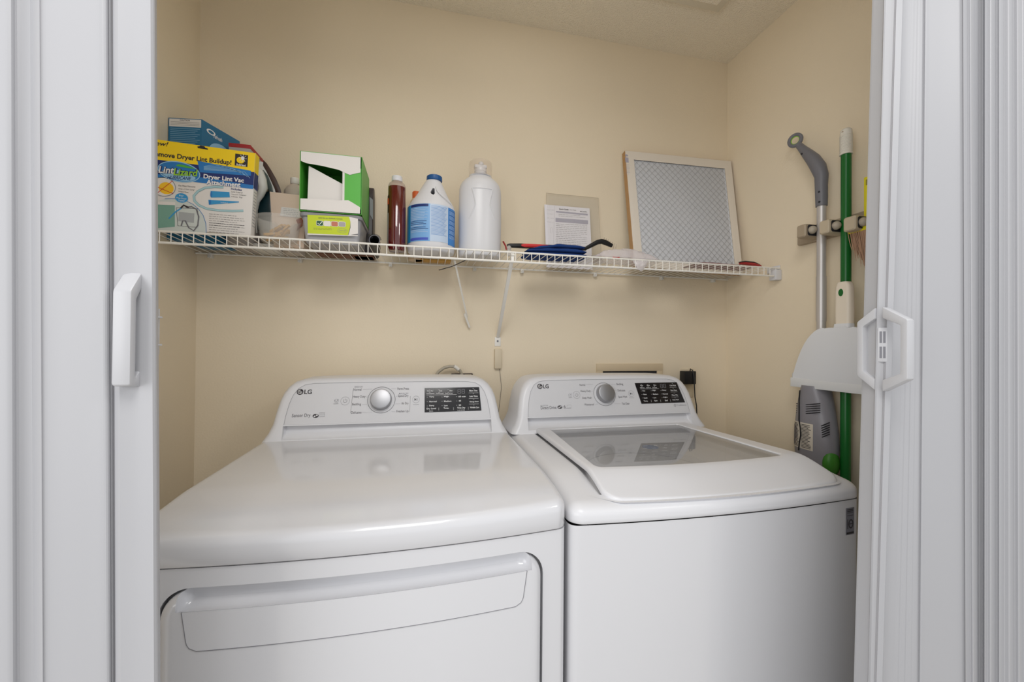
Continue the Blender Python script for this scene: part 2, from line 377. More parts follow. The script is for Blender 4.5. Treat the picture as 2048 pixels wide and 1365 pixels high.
CT = math.sqrt(1+.348**2)
def console(xc, parent):
    half = [(.3425, .9585), (.338, .968), (.327, .985), (.3185, 1.008), (.3135, 1.04), (.307, 1.072), (.2985, 1.093), (.287, 1.1095), (.272, 1.1215), (.250, 1.1285), (.21, 1.131), (.14, 1.132), (.07, 1.1325)]
    o = [V(p) for p in half]+[V((0, 1.1325))]+[V((-p[0], p[1])) for p in reversed(half)]
    yp = lambda z: -.262+(z-1)*.348
    def off(d):
        r = []
        for i, p in enumerate(o):
            a = o[max(i-1, 0)]; c = o[min(i+1, len(o)-1)]; t = (c-a).normalized(); q = p+V((-t.y, t.x))*d
            if i in (0, len(o)-1): q.y = o[i].y
            r.append(q)
        return r
    L = []
    for d, y in ((0, None), (0, .022), (.0012, .0125), (.004, .006), (.009, .0018), (.016, 0)):
        L.append([V((xc+p.x, -.11 if y is None else yp(p.y)+y, p.y)) for p in off(d)])
    b_ = B().loft(L, PLAST, True, True)
    # front sunk step under the printed panel
    cut = B(); prof = [(-.40, 1.0055), (yp(1.0055)+.0165, 1.0045), (yp(1)+.0185, .999), (yp(.992)+.0185, .991), (yp(.985)+.0155, .983), (yp(.978)+.0105, .975), (yp(.972)+.002, .9695), (-.283, .966), (-.40, .9655)]
    xs = (-.2885, -.2875, -.284, .284, .2875, .2885); ks = (.3, .75, 1, 1, .75, .3)
    cut.loft([[V((xc+x, y if i in (0, len(prof)-1) else yp(z)+(y-yp(z))*k, z)) for i, (y, z) in enumerate(prof)] for x, k in zip(xs, ks)], PLAST)
    b_.obj('backguard', parent, cut=[cut], angle=30)
    # printed control panel
    h2 = [(.2865, 1.0075), (.2845, 1.03), (.279, 1.062), (.2715, 1.085), (.259, 1.104), (.243, 1.1135), (.22, 1.117), (.1, 1.1185)]
    o2 = [(p[0], (p[1]-1)*CT) for p in h2]+[(-p[0], (p[1]-1)*CT) for p in reversed(h2)]
    pl = Plane((xc, -.262, 1.0), (1, 0, 0), (0, .348, 1))
    pb = B(); pb.prism(o2, PANEL, pl.M(-.001), .0016); pp = pb.obj('control_panel', parent); pl.base = .0006
    pl.line([(p[0], p[1]) for p in o2], .0009, INKL, .0009, px=False)
    return pl, pp
def knob(pl, c, r, parent, ringpx):
    b_ = B(); M = pl.M(0) @ Matrix.Translation((c[0], c[1], 0))
    b_.lathe([(0, .0195), (r*.80, .0195), (r*.92, .0185), (r*.97, .016), (r*.985, .006), (r*1.0, .003), (r*1.02, 0)], CHROME, M=M, seg=48)
    b_.obj('dial_knob', parent)
PXM = .00136
def circ_icon(pl, x, y, r, kind):
    c = pl.px(x, y); pl.ell(c, r, r, INKL, .0009, px=False, ring=.0006)
    if kind == 'power':
        q = r*.42; pl.line([(c[0]+q*math.sin(a), c[1]+q*math.cos(a)) for a in [math.radians(40+28*i) for i in range(11)]], .0007, INK, .0009, px=False)
        pl.line([(c[0], c[1]+q*.2), (c[0], c[1]+q*1.3)], .0007, INK, .0009, px=False)
    else:
        q = r*.4; pl.poly([(c[0]-q, c[1]-q), (c[0]-q, c[1]+q), (c[0]+.1*q, c[1])], INK2, .0009, px=False)
        for k in (.45, .9): pl.line([(c[0]+q*k, c[1]-q*.8), (c[0]+q*k, c[1]+q*.8)], .0007, INK, .0009, px=False)
def lg(pl, x, y, r, x0, x1, h):
    c = pl.px(x, y); pl.ell(c, r, r, INK2, .0009, px=False)
    W_ = WHITEI; q = r*.62
    pl.line([(c[0]+q*math.cos(a), c[1]+q*math.sin(a)) for a in [math.radians(75+24*i) for i in range(13)]]+[(c[0]+q, c[1]), (c[0]+q*.35, c[1])], r*.14, W_, .0012, px=False)
    pl.line([(c[0]-r*.02, c[1]+r*.35), (c[0]-r*.02, c[1]-r*.32), (c[0]+r*.25, c[1]-r*.32)], r*.14, W_, .0012, px=False)
    pl.ell((c[0]-r*.3, c[1]+r*.25), r*.1, r*.1, W_, .0012, px=False, n=10)
    pl.text('LG', x0, y, x1, h, INK2, .02, lift=.0009)
def screen(pl, quad, parent):
    P = [pl.px(*q) for q in quad]; b_ = B(); b_.prism(P, BLACKG, pl.M(.0004), .0012); o = b_.obj('display', parent)
    q2 = Plane(pl.o+pl.n*.0022, pl.u, pl.v)
    (x0, y0), (x1, y1) = P[3], P[1]
    def tx(st, fx, fy, fw, fh, m=WHITEI, bold=.01):
        vs, fs = text_geo(st, bold); xs = [v.x for v in vs]; ys = [v.y for v in vs]
        W_, H = (x1-x0), (y1-y0); sx = fw*W_/(max(xs)-min(xs)); sy = fh*H/(max(ys)-min(ys))
        q2.b.add([(x0+fx*W_+(v.x-min(xs))*sx, y0+fy*H+(v.y-min(ys))*sy, 0) for v in vs], fs, m, False, q2.M(.0003))
    def ln(a, c, fy, m=WHITEI, wd=.0005, vert=None):
        W_, H = (x1-x0), (y1-y0)
        if vert is None: q2.line([(x0+a*W_, y0+fy*H), (x0+c*W_, y0+fy*H)], wd, m, .0003, px=False)
        else: q2.line([(x0+a*W_, y0+fy*H), (x0+a*W_, y0+vert*H)], wd, m, .0003, px=False)
    return q2, tx, ln, o

# ------------------------------------------------------------------ dryer
DX0, DX1 = .161, .847; DXC = (DX0+DX1)/2; DYF = -.776; DBOW = .024; DYB = -.11
dryer = root('clothes_dryer', (DXC, -.44, 0), 'white front-loading electric dryer with a pull door, left of the washer', 'dryer')
def yfront(x, xc=DXC, hw=.343, yf=DYF, bow=DBOW): u = (x-xc)/hw; return yf-bow*max(0, 1-u*u)
cab = B(); P0 = plan(DX0+.002, DX1-.002, DYB, DYF+.004, DBOW, .012, .01)
rings(cab, [(P0, .02), (P0, .8985)], ENAMEL); 
# the door opening cut out of the cabinet front
dr = rrect(.2085, .20, .7995, .8695, .045, 8)
def rloop(x0, z0, x1, z1, r, inset, n=8, sub=10):
    base = rrect(x0+inset, z0+inset, x1-inset, z1-inset, max(.002, r-inset), n); out = []
    for i in range(len(base)):
        a, b_ = V(base[i]), V(base[(i+1) % len(base)]); k = sub if (b_-a).length > .04 else 1
        for j in range(k): out.append(a.lerp(b_, j/k))
    return out
cutr = B(); Lp = rloop(.2085, .20, .7995, .8695, .045, 0)
cutr.loft([[V((p.x, -.90, p.y)) for p in Lp], [V((p.x, yfront(p.x)+.026, p.y)) for p in Lp]], DARK)
cab.obj('cabinet', dryer, cut=[cutr], angle=28)
# door leaf
dl = B(); L = []
for ins, dep in ((.0045, .024), (.0045, .012), (.0045, .0045), (.006, .0005), (.0085, -.003), (.0125, -.0055), (.018, -.0068), (.026, -.007)):
    L.append([V((p.x, yfront(p.x)+dep, p.y)) for p in rloop(.2085, .20, .7995, .8695, .045, ins)])
last = L[-1]; cx_, cz_ = DXC, .535
for k in range(1, 15):
    t = 1-k/15; L.append([V((cx_+(p.x-cx_)*t, yfront(cx_+(p.x-cx_)*t)-.007, cz_+(p.z-cz_)*t)) for p in last])
dl.loft(L, ENAMEL)
cu = B(); secs = []
for x, k in ((.2385, .25), (.2405, .55), (.2445, .8), (.2515, .95), (.262, 1), *[(.262+.49*i/16, 1) for i in range(1, 16)], (.752, 1), (.762, .95), (.769, .8), (.773, .55), (.775, .25)):
    y0 = yfront(x)-.007
    secs.append([V((x, y0-.05, .8415)), V((x, y0-.0005, .8415)), V((x, y0+.004*k, .8395)), V((x, y0+.012*k, .8385)), V((x, y0+.021*k, .8405)), V((x, y0+.0265*k, .846)), V((x, y0+.0265*k, .858)), V((x, y0+.021*k, .88)), V((x, y0-.05, .88))])
cu.loft(secs, ENAMEL)
door = dl.obj('door', dryer, cut=[cu], angle=40)
# grip insert under the scoop
gi = B(); 
def gpatch(u, v):
    z = .784+v*.0575; sl = .0085*(1-v); rr = .012; x0, x1 = .2475+sl, .7655-sl
    if v < .25:
        q = rr*(1-math.sqrt(max(0, 1-(1-v/.25)**2))); x0 += q; x1 -= q
    x = x0+u*(x1-x0); return V((x, yfront(x)-.0082, z))
gi.grid(gpatch, 40, 12, ENAMEL, True); grip = gi.obj('handle_grip', door, fix=False)
sl = B(); edge = [gpatch(0, 1-i/12) for i in range(13)]+[gpatch(i/30, 0) for i in range(1, 31)]+[gpatch(1, i/12) for i in range(1, 13)]
sl.tube([p+V((0, .0004, 0)) for p in edge], .0007, SEAM, 6); sl.obj('grip_seam', door)
# top cover
tc = B()
def dz(x, y): return .9665-.006*sstep(-.62, -.73, y)-.016*sstep(-.70, -.80, y)**1.3
spec = []
pl_ = lambda ins: plan(DX0, DX1, DYB, DYF, DBOW, .022, .01, ins)
spec.append((pl_(.006), .9005)); spec.append((pl_(.0015), .9012)); spec.append((pl_(0), .903))
r_ = .017
spec.append((pl_(0), .925))
for a in range(0, 91, 10):
    i = r_*(1-math.cos(math.radians(a))); dd = r_*(1-math.sin(math.radians(a))); spec.append((pl_(i), (lambda x, y, dd=dd: dz(x, y)-dd)))
for ins in (.022, .03, .04, .05, .065, .08, .1, .125, .15, .2, .26, .31): spec.append((pl_(ins), dz))
rings(tc, spec, ENAMEL); tc.obj('top_cover', dryer, angle=60)
# scuffs and light dents in the lid are left to the relief of the enamel
pl, pp = console(DXC, dryer)
lg(pl, 600.5, 784.5, .0085, 609, 624, 9)
pl.text('Sensor Dry', 584, 833, 621, 9, INK, .004)
pl.ell((631.5, 832.5), 6, 3.8, INK2, .0009); pl.ell((629.5, 833.5), 2, 1.6, PANEL, .0012); pl.ell((634, 831.5), 2, 1.6, PANEL, .0012)
for yy in (827, 830, 833): pl.line([(640, yy), (650, yy)], .0008, INKL)
pl.line([(639, 826), (650, 825.5), (649, 834), (638.5, 834.5), (639, 826)], .0006, INKL)
pl.ell((673, 802.5), 4, 3.6, INKL, .0009, ring=.0006); pl.line([(669, 801), (673, 804), (677, 799)], .0012, INKL, .001); pl.line([(667, 808.5), (677, 808)], .0015, INKL)
circ_icon(pl, 690.5, 802.5, .0118, 'power'); circ_icon(pl, 832, 799.5, .0102, 'play'); pl.line([(826, 810), (838, 809.6)], .0009, INKL)
kc = pl.px(763, 800.5)
pl.ell(kc, .0385, .0385, INK2, .0009, px=False, ring=.0008, n=48)
knob(pl, (kc[0]-.001, kc[1]+.0005), .030, pp, None)
pl.line([(706.5, 780), (701, 827)], .0006, INK); pl.line([(820.5, 793), (819.5, 824.5)], .0006, INK)
for st, x0, x1, y in (('SENSOR DRY', 709, 726, 774.5), ('Normal', 707, 723, 780), ('Heavy Duty', 706, 731, 794.8), ('Bedding', 704.5, 722, 810), ('Delicates', 702.5, 723, 825.8)):
    pl.text(st, x0, y, x1, 3.4 if st.isupper() else (6 if 'y' in st or 'g' in st else 4.8), INK if not st.isupper() else INKL, .004)
for st, x0, x1, y in (('Perm.Press', 795, 818, 778.3), ('MANUAL DRY', 798, 817, 788), ('Speed Dry', 796, 817, 793), ('Air Dry', 803, 817, 808), ('Freshen Up', 793, 817, 824)):
    pl.text(st, x0, y, x1, 3.4 if st.isupper() else (6 if 'y' in st or 'p' in st else 4.8), INK if not st.isupper() else INKL, .004)
for a, c in (((726, 779.6), (744, 779)), ((732, 794.5), (735, 794.5)), ((724, 810), (734, 809.5)), ((724, 825.5), (744, 825)), ((783, 778), (793, 778)), ((792, 793.3), (794.5, 793.3)), ((791, 808.3), (801, 808)), ((783, 824), (791, 824))): pl.line([a, c], .0005, INKL)
q2, tx, ln, dsp = screen(pl, [(849.3, 776.8), (958, 775), (962.6, 821.8), (849.3, 825.4)], pp)
for i, (a, c) in enumerate((('Damp Dry', 'Pure Sensor'), ('Iron', 'Control Lock'), ('Eco', 'Check Lint Duct'))):
    tx(a, .04+.19*i+(.0 if i == 0 else .03), .84, .11 if i == 0 else .05, .05); tx(c, .035+.165*i, .735, .14, .045); ln(.07+.17*i, .10+.17*i, .90+.01); ln(.07+.17*i, .10+.17*i, .8)
ln(.03, .575, .70)
for j, row in enumerate((('Very', 'High', '60 min'), ('Normal', 'Medium', '40'), ('Damp', 'Low', '20'))):
    for i, st in enumerate(row):
        tx(st, .08+.265*i, .58-.18*j, .026*max(2, len(st))*.85, .062 if not any(q in st for q in 'ygp') else .075); ln(.035+.265*i, .055+.265*i, .61-.18*j)
tx('Dry Level', .035, .09, .165, .085, bold=.015); tx('Temp.', .335, .10, .10, .075, bold=.015); tx('Time Dry', .58, .09, .15, .085, bold=.015)
tx('SIGNAL', .08, .025, .07, .03); tx('TOUCH 3 SECONDS', .58, .03, .14, .03)
for x in (.25, .515, .785): ln(x, x, .06, vert=.17)
for j, st in enumerate(('More Time', 'Less Time', 'Energy Saver', 'Wrinkle Care')):
    y = .83-.235*j; tx(st, .815, y-.015, .15 if j < 2 else .17, .07, bold=.012); ln(.875, .90, y+.115)
    if j < 3: ln(.80, .98, y-.075)
for k in (0, 1):    # the two-digit readout, segments unlit grey
    for sy in (0, 1):
        X = .60+.075*k; Y0 = .745+.09*sy
        ln(X, X, Y0, INKL, .0008, vert=Y0+.075); ln(X+.05, X+.05, Y0, INKL, .0008, vert=Y0+.075)
    for yy in (.738, .828, .915): ln(.605+.075*k, .645+.075*k, yy, INKL, .0008)
q2.b.obj('display_print', dsp, fix=False); pl.b.obj('printing', pp, fix=False)
# ------------------------------------------------------------------ washer
WX0, WX1 = .8535, 1.5385; WXC = (WX0+WX1)/2; WYF = -.772; WBOW = .018; WYB = -.11
washer = root('washing_machine', (WXC, -.44, 0), 'white top-loading washing machine with a glass lid, right of the dryer', 'washing machine')
wc = B(); P0 = plan(WX0+.0015, WX1-.0005, WYB, WYF+.004, WBOW, .016, .01)
rings(wc, [(P0, .02), (P0, .899)], ENAMEL, False)
wc.obj('cabinet', washer, angle=40)
wt = B()
def wdz(x, y): return .9585-.023*sstep(-.60, -.78, y)
wp = lambda ins: plan(WX0, WX1+.002, WYB, WYF, WBOW, .028, .02, ins)
spec = [(wp(.008), .9015), (wp(.002), .902), (wp(0), .9045), (wp(0), .910)]; r_ = .02
for a in range(0, 91, 10):
    i = r_*1.5*(1-math.cos(math.radians(a))); dd = r_*(1-math.sin(math.radians(a))); spec.append((wp(i), (lambda x, y, dd=dd: wdz(x, y)-dd)))
spec.append((wp(.045), wdz))
lidp = lambda ins: [V((p.x+.040*max(0, (p.x-1.2)/.26)*min(1, max(0, (-.262-p.y)/.5)), p.y)) for p in plan(.932, 1.462, -.262, -.762, .018, .032, .012, ins)]
spec.append((lidp(-.006), wdz)); spec.append((lidp(-.003), lambda x, y: wdz(x, y)-.001)); spec.append((lidp(.0), lambda x, y: wdz(x, y)-.006)); 
win = lambda ins: [V((WXC+(p.x-WXC)*(1+.10*(-.28-p.y)/.39), p.y)) for p in plan(.9745, 1.4175, -.285, -.665, .010, .014, .006, ins)]
spec.append((win(-.01), .952)); spec.append((win(0), .947)); spec.append((win(.004), .932)); 
circle = [V((WXC, -.47))+V((math.sin(a), math.cos(a)))*.185 for a in [0]]
def circ(r):
    P = []; base = win(.05)
    for p in base:
        d = (p-V((WXC, -.47))); P.append(V((WXC, -.47))+d.normalized()*r)
    return P
spec.append((blend(win(.02), circ(.19), .5), .918)); spec.append((circ(.172), .907)); spec.append((circ(.168), .892))
rings(wt, spec, PLAST, False); wt.obj('top_cover', washer, angle=40)
tub = B(); tub.lathe([(.160, .893), (.169, .890), (.169, .885)], PLAST, (WXC, -.47, 0), 48)
tub.lathe([(.165, .888), (.162, .87), (.160, .55), (.12, .47), (0, .465)], mat('steel_drum', (165, 160, 156), .4, .5), (WXC, -.47, 0), 48)
tub.obj('drum', washer)
ld = B()
def lz(x, y): return .9735-.004*sstep(-.30, -.62, y)*0-.038*sstep(-.655, -.80, y)**.9
spec = [(lidp(.003), lambda x, y: lz(x, y)-.013), (lidp(0), lambda x, y: lz(x, y)-.011)]; r_ = .0065
for a in range(0, 91, 15):
    i = r_*(1-math.cos(math.radians(a))); dd = r_*(1-math.sin(math.radians(a))); spec.append((lidp(i), (lambda x, y, dd=dd: lz(x, y)-dd)))
A_, Z_ = lidp(.0065), win(-.004)
for k in range(1, 9): spec.append((blend(A_, Z_, k/8), lz))
spec.append((win(-.0015), lambda x, y: lz(x, y)-.0008)); spec.append((win(0), lambda x, y: lz(x, y)-.0035)); spec.append((win(.001), lambda x, y: lz(x, y)-.010))
rings(ld, spec, PLAST, False)
fl = B(); lid = ld.obj('lid', washer, angle=32)
gl = B(); gp = win(-.001)[::-1]; zg = lambda x, y: lz(x, y)-.0030
gl.loft([[V((p.x, p.y, zg(p.x, p.y))) for p in gp]], GLASS, False, True); go_ = gl.obj('glass_window', lid, fix=False)
if go_.data.polygons[0].normal.z < 0: go_.data.flip_normals()
bs = Plane((0, 0, .949), (1, 0, 0), (0, 1, 0)); 
sb = B(); c0 = at(1319, 890, 'Z', .949)
sb.lathe([(0, .9495), (.022, .9495), (.022, .949)], mat('blue_sticker', (60, 120, 190), .4), (1.212, -.455, -.0), 28)
sb.obj('round_sticker', lid, label='blue round sticker on the inside of the glass')
pl, pp = console(WXC, washer)
lg(pl, 1079.5, 773.5, .0085, 1086, 1097, 8)
pl.text('INVERTER', 1081, 812, 1096, 2.4, INKL); pl.text('Direct Drive', 1081.5, 816.5, 1112.5, 6.4, INK, .004)
pl.ell((1119.5, 815), 4.8, 3.3, INK2, .0009); pl.ell((1118, 815.6), 1.5, 1.3, PANEL, .0012); pl.ell((1121.3, 814.3), 1.5, 1.3, PANEL, .0012)
pl.text('6', 1127, 814, 1131, 5.5, INK); pl.line([(1127, 818), (1142, 817.3)], .001, INKL)
pl.line([(1134, 811), (1142, 810.6), (1142, 816), (1133.5, 816.4), (1134, 811)], .0006, INKL)
pl.ell((1139.5, 791.5), 3, 3, INKL, .0009, ring=.0006); pl.line([(1137, 796), (1144, 795.7)], .0012, INKL); pl.line([(1139, 792), (1143, 788)], .001, INKL)
circ_icon(pl, 1153, 790.5, .0118, 'power'); circ_icon(pl, 1262, 788, .0102, 'play'); pl.line([(1258, 796.5), (1268, 796.2)], .0009, INKL)
kc = pl.px(1208.8, 789); pl.ell(kc, .0385, .0385, INK2, .0009, px=False, ring=.0008, n=48)
knob(pl, (kc[0]+.001, kc[1]+.0015), .030, pp, None)
for st, x0, x1, y in (('Normal', 1159, 1170, 770.5), ('Heavy Duty', 1161, 1181, 783.5), ('Towels', 1164.5, 1183, 797), ('Waterproof', 1168.5, 1188, 810.5), ('Bedding', 1233, 1246, 769.5), ('Delicates', 1235, 1250, 781.5), ('Speed Wash', 1236.5, 1254, 795), ('Tub Clean', 1243.5, 1258.5, 808)):
    st = {'Towels': 'Deep Wash'}.get(st, st)
    pl.text(st, x0, y, x1, 5.2 if any(q in st for q in 'ypg') else 4.2, INK, .003)
for a, c in (((1171, 770), (1186, 769.3)), ((1182, 783.3), (1185, 783.3)), ((1190, 810), (1196, 808.5)), ((1222, 769), (1231, 769)), ((1230, 782), (1233, 782)), ((1229, 808), (1241, 808))): pl.line([a, c], .0005, INKL)
q2, tx, ln, dsp = screen(pl, [(1269, 767), (1352.5, 765.3), (1369.3, 805.3), (1282.7, 808.3)], pp)
def sk(fy): return 0
for i, (a, c) in enumerate((('Wash', 'Add Item'), ('Rinse', 'Control Lock'), ('Spin', 'Tub Clean'))):
    tx(a, .04+.17*i, .84, .07, .05); tx(c, .02+.16*i, .735, .12, .045); ln(.06+.16*i, .09+.16*i, .91); ln(.06+.16*i, .09+.16*i, .8)
ln(.03, .50, .70)
for j, row in enumerate((('Hot', 'High', 'Heavy'), ('Warm', 'Medium', 'Normal'), ('Cold', 'Low', 'Light'))):
    for i, st in enumerate(row):
        tx(st, .075+.25*i, .58-.17*j, .022*max(3, len(st)), .055 if not any(q in st for q in 'ygp') else .07); ln(.035+.25*i, .055+.25*i, .605-.17*j)
tx('Temp.', .06, .08, .11, .075, bold=.015); tx('Spin', .33, .08, .08, .075, bold=.015); tx('Soil', .60, .09, .07, .07, bold=.015)
for x in (.25, .49, .74): ln(x, x, .06, vert=.17)
for j, st in enumerate(('Cold Wash', 'Extra Rinse', 'Water Plus', 'Delay Wash')):
    y = .83-.235*j; tx(st, .80, y-.015, .16, .06); ln(.865, .89, y+.11)
    if j < 3: ln(.79, .97, y-.075)
for k in (0, 1):
    for sy in (0, 1):
        X = .555+.08*k; Y0 = .745+.09*sy
        ln(X, X, Y0, INKL, .0008, vert=Y0+.075); ln(X+.055, X+.055, Y0, INKL, .0008, vert=Y0+.075)
    for yy in (.738, .828, .915): ln(.56+.08*k, .605+.08*k, yy, INKL, .0008)
pl.ell((1349.5, 811.2), 2, 2, INK, .0009, ring=.0009); pl.text('TrueBalance', 1353, 810.8, 1372, 3.2, INKL, .004)
q2.b.obj('display_print', dsp, fix=False); pl.b.obj('printing', pp, fix=False)
# energy label on the front
fp = Plane((1.50, WYF-.0035, .86), (1, 0, 0), (0, 0, 1))
def wy(x): u = (x-WXC)/.343; return WYF+.005-WBOW*max(0, 1-u*u)
bl = B(); a = V((1.491, wy(1.491), .86)); c = V((1.516, wy(1.516), .86)); 
lp_ = Plane(a+V((0, -.001, 0)), c-a, (0, 0, 1), bl)
GL = mat('grey_label', (120, 120, 128), .5)
lp_.poly([(0, -.037), (.0265, -.037), (.0265, .022), (0, .022)], GL, .0003, px=False)
lp_.poly([(.002, -.035), (.0245, -.035), (.0245, -.031), (.002, -.031)], INK2, .0006, px=False)
for z in (.018, .0145, .011, .005): lp_.line([(.004, z), (.0225, z)], .0018 if z > .012 else .001, INK2, .0006, px=False)
lp_.line([(.0055, -.0235), (.0055, -.003)], .0022, INK2, .0006, px=False)
lp_.ell((.0155, -.0135), .0062, .0088, INK2, .0006, px=False, ring=.0026); lp_.line([(.011, -.0135), (.020, -.0135)], .0016, INK2, .0006, px=False)
bl.obj('rating_label', washer, fix=False)

# ------------------------------------------------------------------ wire shelf
SD, ZS = .2645, 1.5182; TOP = ZS+.0022
shelf = root('wire_shelf', (.87, -.13, ZS), 'long white coated wire shelf spanning the closet above both machines', 'shelf')
b_ = B(); b_.tube([(XL+.002, -SD, ZS), (XR-.004, -SD, ZS)], .0030, WIRE, 8); b_.obj('front_rail', shelf)
b_ = B(); b_.tube([(XL+.002, -SD, ZS-.029), (XR-.03, -SD, ZS-.029)], .0034, WIRE, 8); b_.obj('front_rail', shelf)
b_ = B(); b_.tube([(XL+.002, -.012, ZS-.003), (XR-.004, -.012, ZS-.003)], .0030, WIRE, 8); b_.obj('rear_rail', shelf)
b_ = B(); b_.tube([(XL+.002, -.14, ZS-.0035), (XR-.004, -.14, ZS-.0035)], .0026, WIRE, 8); b_.obj('middle_rail', shelf)
b_ = B(); k = -1
while True:
    x = -.0762+k*.0254
    if x > XR-.02: break
    b_.tube([(x, -.008, ZS), (x, -SD+.004, ZS), (x, -SD-.0022, ZS-.002), (x, -SD-.0026, ZS-.006), (x, -SD-.0026, ZS-.031)], .0013, WIRE, 6); k += 1
b_.obj('cross_wires', shelf)
# bracket cup at the right wall
b_ = B(); b_.box((XR-.026, -SD-.006, ZS-.043), (XR-.0005, -SD+.024, ZS-.006), PLAST, .002)
b_.box((XR-.005, -SD+.0, ZS-.012), (XR-.0005, -SD+.055, ZS+.012), PLAST, .002)
e_ = b_.obj('end_bracket', shelf); B().lathe([(0, .002), (.003, .0015), (.0035, 0)], SEAM, M=Matrix.Translation((XR-.005, -SD+.040, ZS+.003)) @ Matrix.Rotation(-math.pi/2, 4, 'Y'), seg=12).obj('screw', e_)
# wall clips
for i, (px, py) in enumerate(((421, 513), (600, 523), (781, 529), (949, 538), (1044, 542), (1190, 549), (1323, 556), (1426, 562))):
    x = at(px, py, 'Y', -.01).x
    c = B(); c.box((x-.006, -.018, ZS-.017), (x+.006, 0, ZS-.001), WIRE, .002); c.lathe([(0, .003), (.0045, .002), (.005, 0)], CLEAR, M=Matrix.Translation((x, -.0181, ZS-.012)) @ Matrix.Rotation(math.pi/2, 4, 'X'), seg=12)
    c.obj('wall_clip', shelf)
# diagonal brace
def strap(p, q, wd, th, m, name, parent, extra=None):
    p, q = V(p), V(q); t = (q-p).normalized(); u = V((1, 0, 0)); n = t.cross(u).normalized()
    b_ = B(); sec = [(-wd/2, -th), (-wd/2, th), (wd/2, th), (wd/2, -th)]
    b_.loft([[a+u*s[0]+n*s[1] for s in sec] for a in (p, q)], m)
    if extra: extra(b_)
    return b_.obj(name, parent)
bt = at(1026, 520, 'Y', -SD-.004)
br = strap((bt.x, -SD-.002, ZS-.006), (.8590, -.004, 1.262), .011, .0035, WIRE, 'diagonal_brace', shelf,
      lambda b: b.box((.8480, -.003, 1.2265), (.8705, 0, 1.2600), WIRE, .001).box((bt.x-.0045, -SD+.0005, ZS-.030), (bt.x+.0045, -SD+.003, ZS-.002), WIRE, .001))
B().lathe([(0, .0025), (.003, .002), (.0038, 0)], SEAM, M=Matrix.Translation((.8590, -.003, 1.2455)) @ Matrix.Rotation(math.pi/2, 4, 'X'), seg=12).obj('screw', br)
# loose brace hanging from the shelf
lb = B(); p0, p1 = at(909, 532, 'Y', -.115), V((.7435, -.016, 1.300))
for dx in (-.0016, .0016): lb.tube([(p0.x+dx, p0.y, ZS-.004), (p1.x+dx, p1.y, p1.z+.03)], .0016, WIRE, 6)
lo = at(905, 531, 'Y', -.115); 
clip = [at(929, 628, 'Y', -.03), at(939, 655, 'Y', -.012)]
lb.tube([clip[0], clip[1]], .0042, WIRE, 8)
tag(lb.obj('hanging_brace', origin=(p0.x, p0.y, ZS)), 'thin loose wall brace dangling down below the middle of the wire shelf', 'brace')

# wall texture marks
# ------------------------------------------------------------------ goods on the shelf, left to right
def ground(x, y): return (x, y, TOP)
GRN = mat('bright_green_card', (84, 178, 62), .4); CARD = mat('white_card', (228, 224, 220), .6); YEL = mat('yellow_print', (250, 214, 30), .45)
NAVY = mat('navy_print', (28, 48, 110), .4); BLUE = mat('mid_blue_print', (40, 120, 190), .4); LBL = mat('pale_blue_print', (150, 195, 225), .45)
# lint kit carton
Yb = -.247
x0, x1 = XL+.002, at(502, 400, 'Y', Yb).x; zt = at(502, 305.5, 'Y', Yb).z
kit = root('lint_vacuum_carton', ((x0+x1)/2, Yb+.03, TOP), 'white and yellow lint removal kit carton at the left end of the shelf', 'carton')
TL_ = .042; SH = Matrix(((1, 0, TL_, 0), (0, 1, 0, 0), (-TL_, 0, 1, 0), (0, 0, 0, 1)))
base = V((x1, Yb, TOP+.0035)); KM = Matrix.Translation(base) @ SH
b_ = B(); b_.box((x0-x1+.009, 0, 0), (0, .026, zt-TOP-.0035), CARD, .0006, KM); body = b_.obj('box', kit)
p = Plane(base-V((x1-x0-.009, 0, -(x1-x0-.009)*TL_)), (1, 0, -TL_), (TL_, 0, 1)); PXU = lambda x, y: p.px(x, y)
W_ = x1-x0-.009; H_ = zt-TOP-.0035
R_ = lambda a, b, c, d, m, l=.0003: p.b.prism([(a*W_, b*H_), (c*W_, b*H_), (c*W_, d*H_), (a*W_, d*H_)], m, p.M(l), 0)
R_(0, .77, 1, 1, YEL); R_(0, .565, 1, .77, NAVY)
p.poly([PXU(395, 322), PXU(502, 342), PXU(502, 352), PXU(400, 345)], BLUE, .0006, px=False)
p.poly([(0, .565*H_), (W_, .565*H_), (W_, .61*H_), (W_*.5, .63*H_), (0, .60*H_)], BLUE, .0006, px=False)
for k in range(7): p.line([(408, 333+k*1.2), (430+k*10, 330+k*2.4), (470+k*5, 339+k*3)], .0009, LBL, .0008)
p.text('New!', 298, 285, 337, 9, INK2, .02, .25, slope=4); p.text('Remove Dryer Lint Buildup!', 302, 308, 463, 13, INK2, .03, slope=19)
p.poly([(395, 293.5), (399, 293), (401, 291.5), (409, 293), (411, 296), (416, 297.5), (416, 300), (396, 296.5)], DARK, .0008)
p.rect(470.8, 307.5, 495, 334.5, INK2, .0006); p.ell((481.5, 321), 8, 6.5, YEL, .001); p.rect(477, 322, 486, 326, YEL, .0012)
p.ell((486, 317), 3.6, 4, WHITEI, .0013)
for k in range(8):
    a = math.radians(k*45+10); p.line([(486+5*math.cos(a), 317+5*math.sin(a)), (486+8*math.cos(a), 317+8*math.sin(a))], .0011, WHITEI, .0013)
p.text('BulbHead', 473.5, 329.5, 492, 4, WHITEI, .02, 0, .0015)
p.ell((358.5, 344), 43, 20.5, LBL, .0008, rot=-.08); p.ell((358.5, 344), 41, 18.5, BLUE, .0010, rot=-.08); p.ell((358, 351), 34, 10, LBL, .0012, rot=-.08)
p.poly([(352, 332), (357, 329), (364, 330), (374, 332), (386, 336), (392, 339), (378, 337), (360, 334)], GRN, .0014)
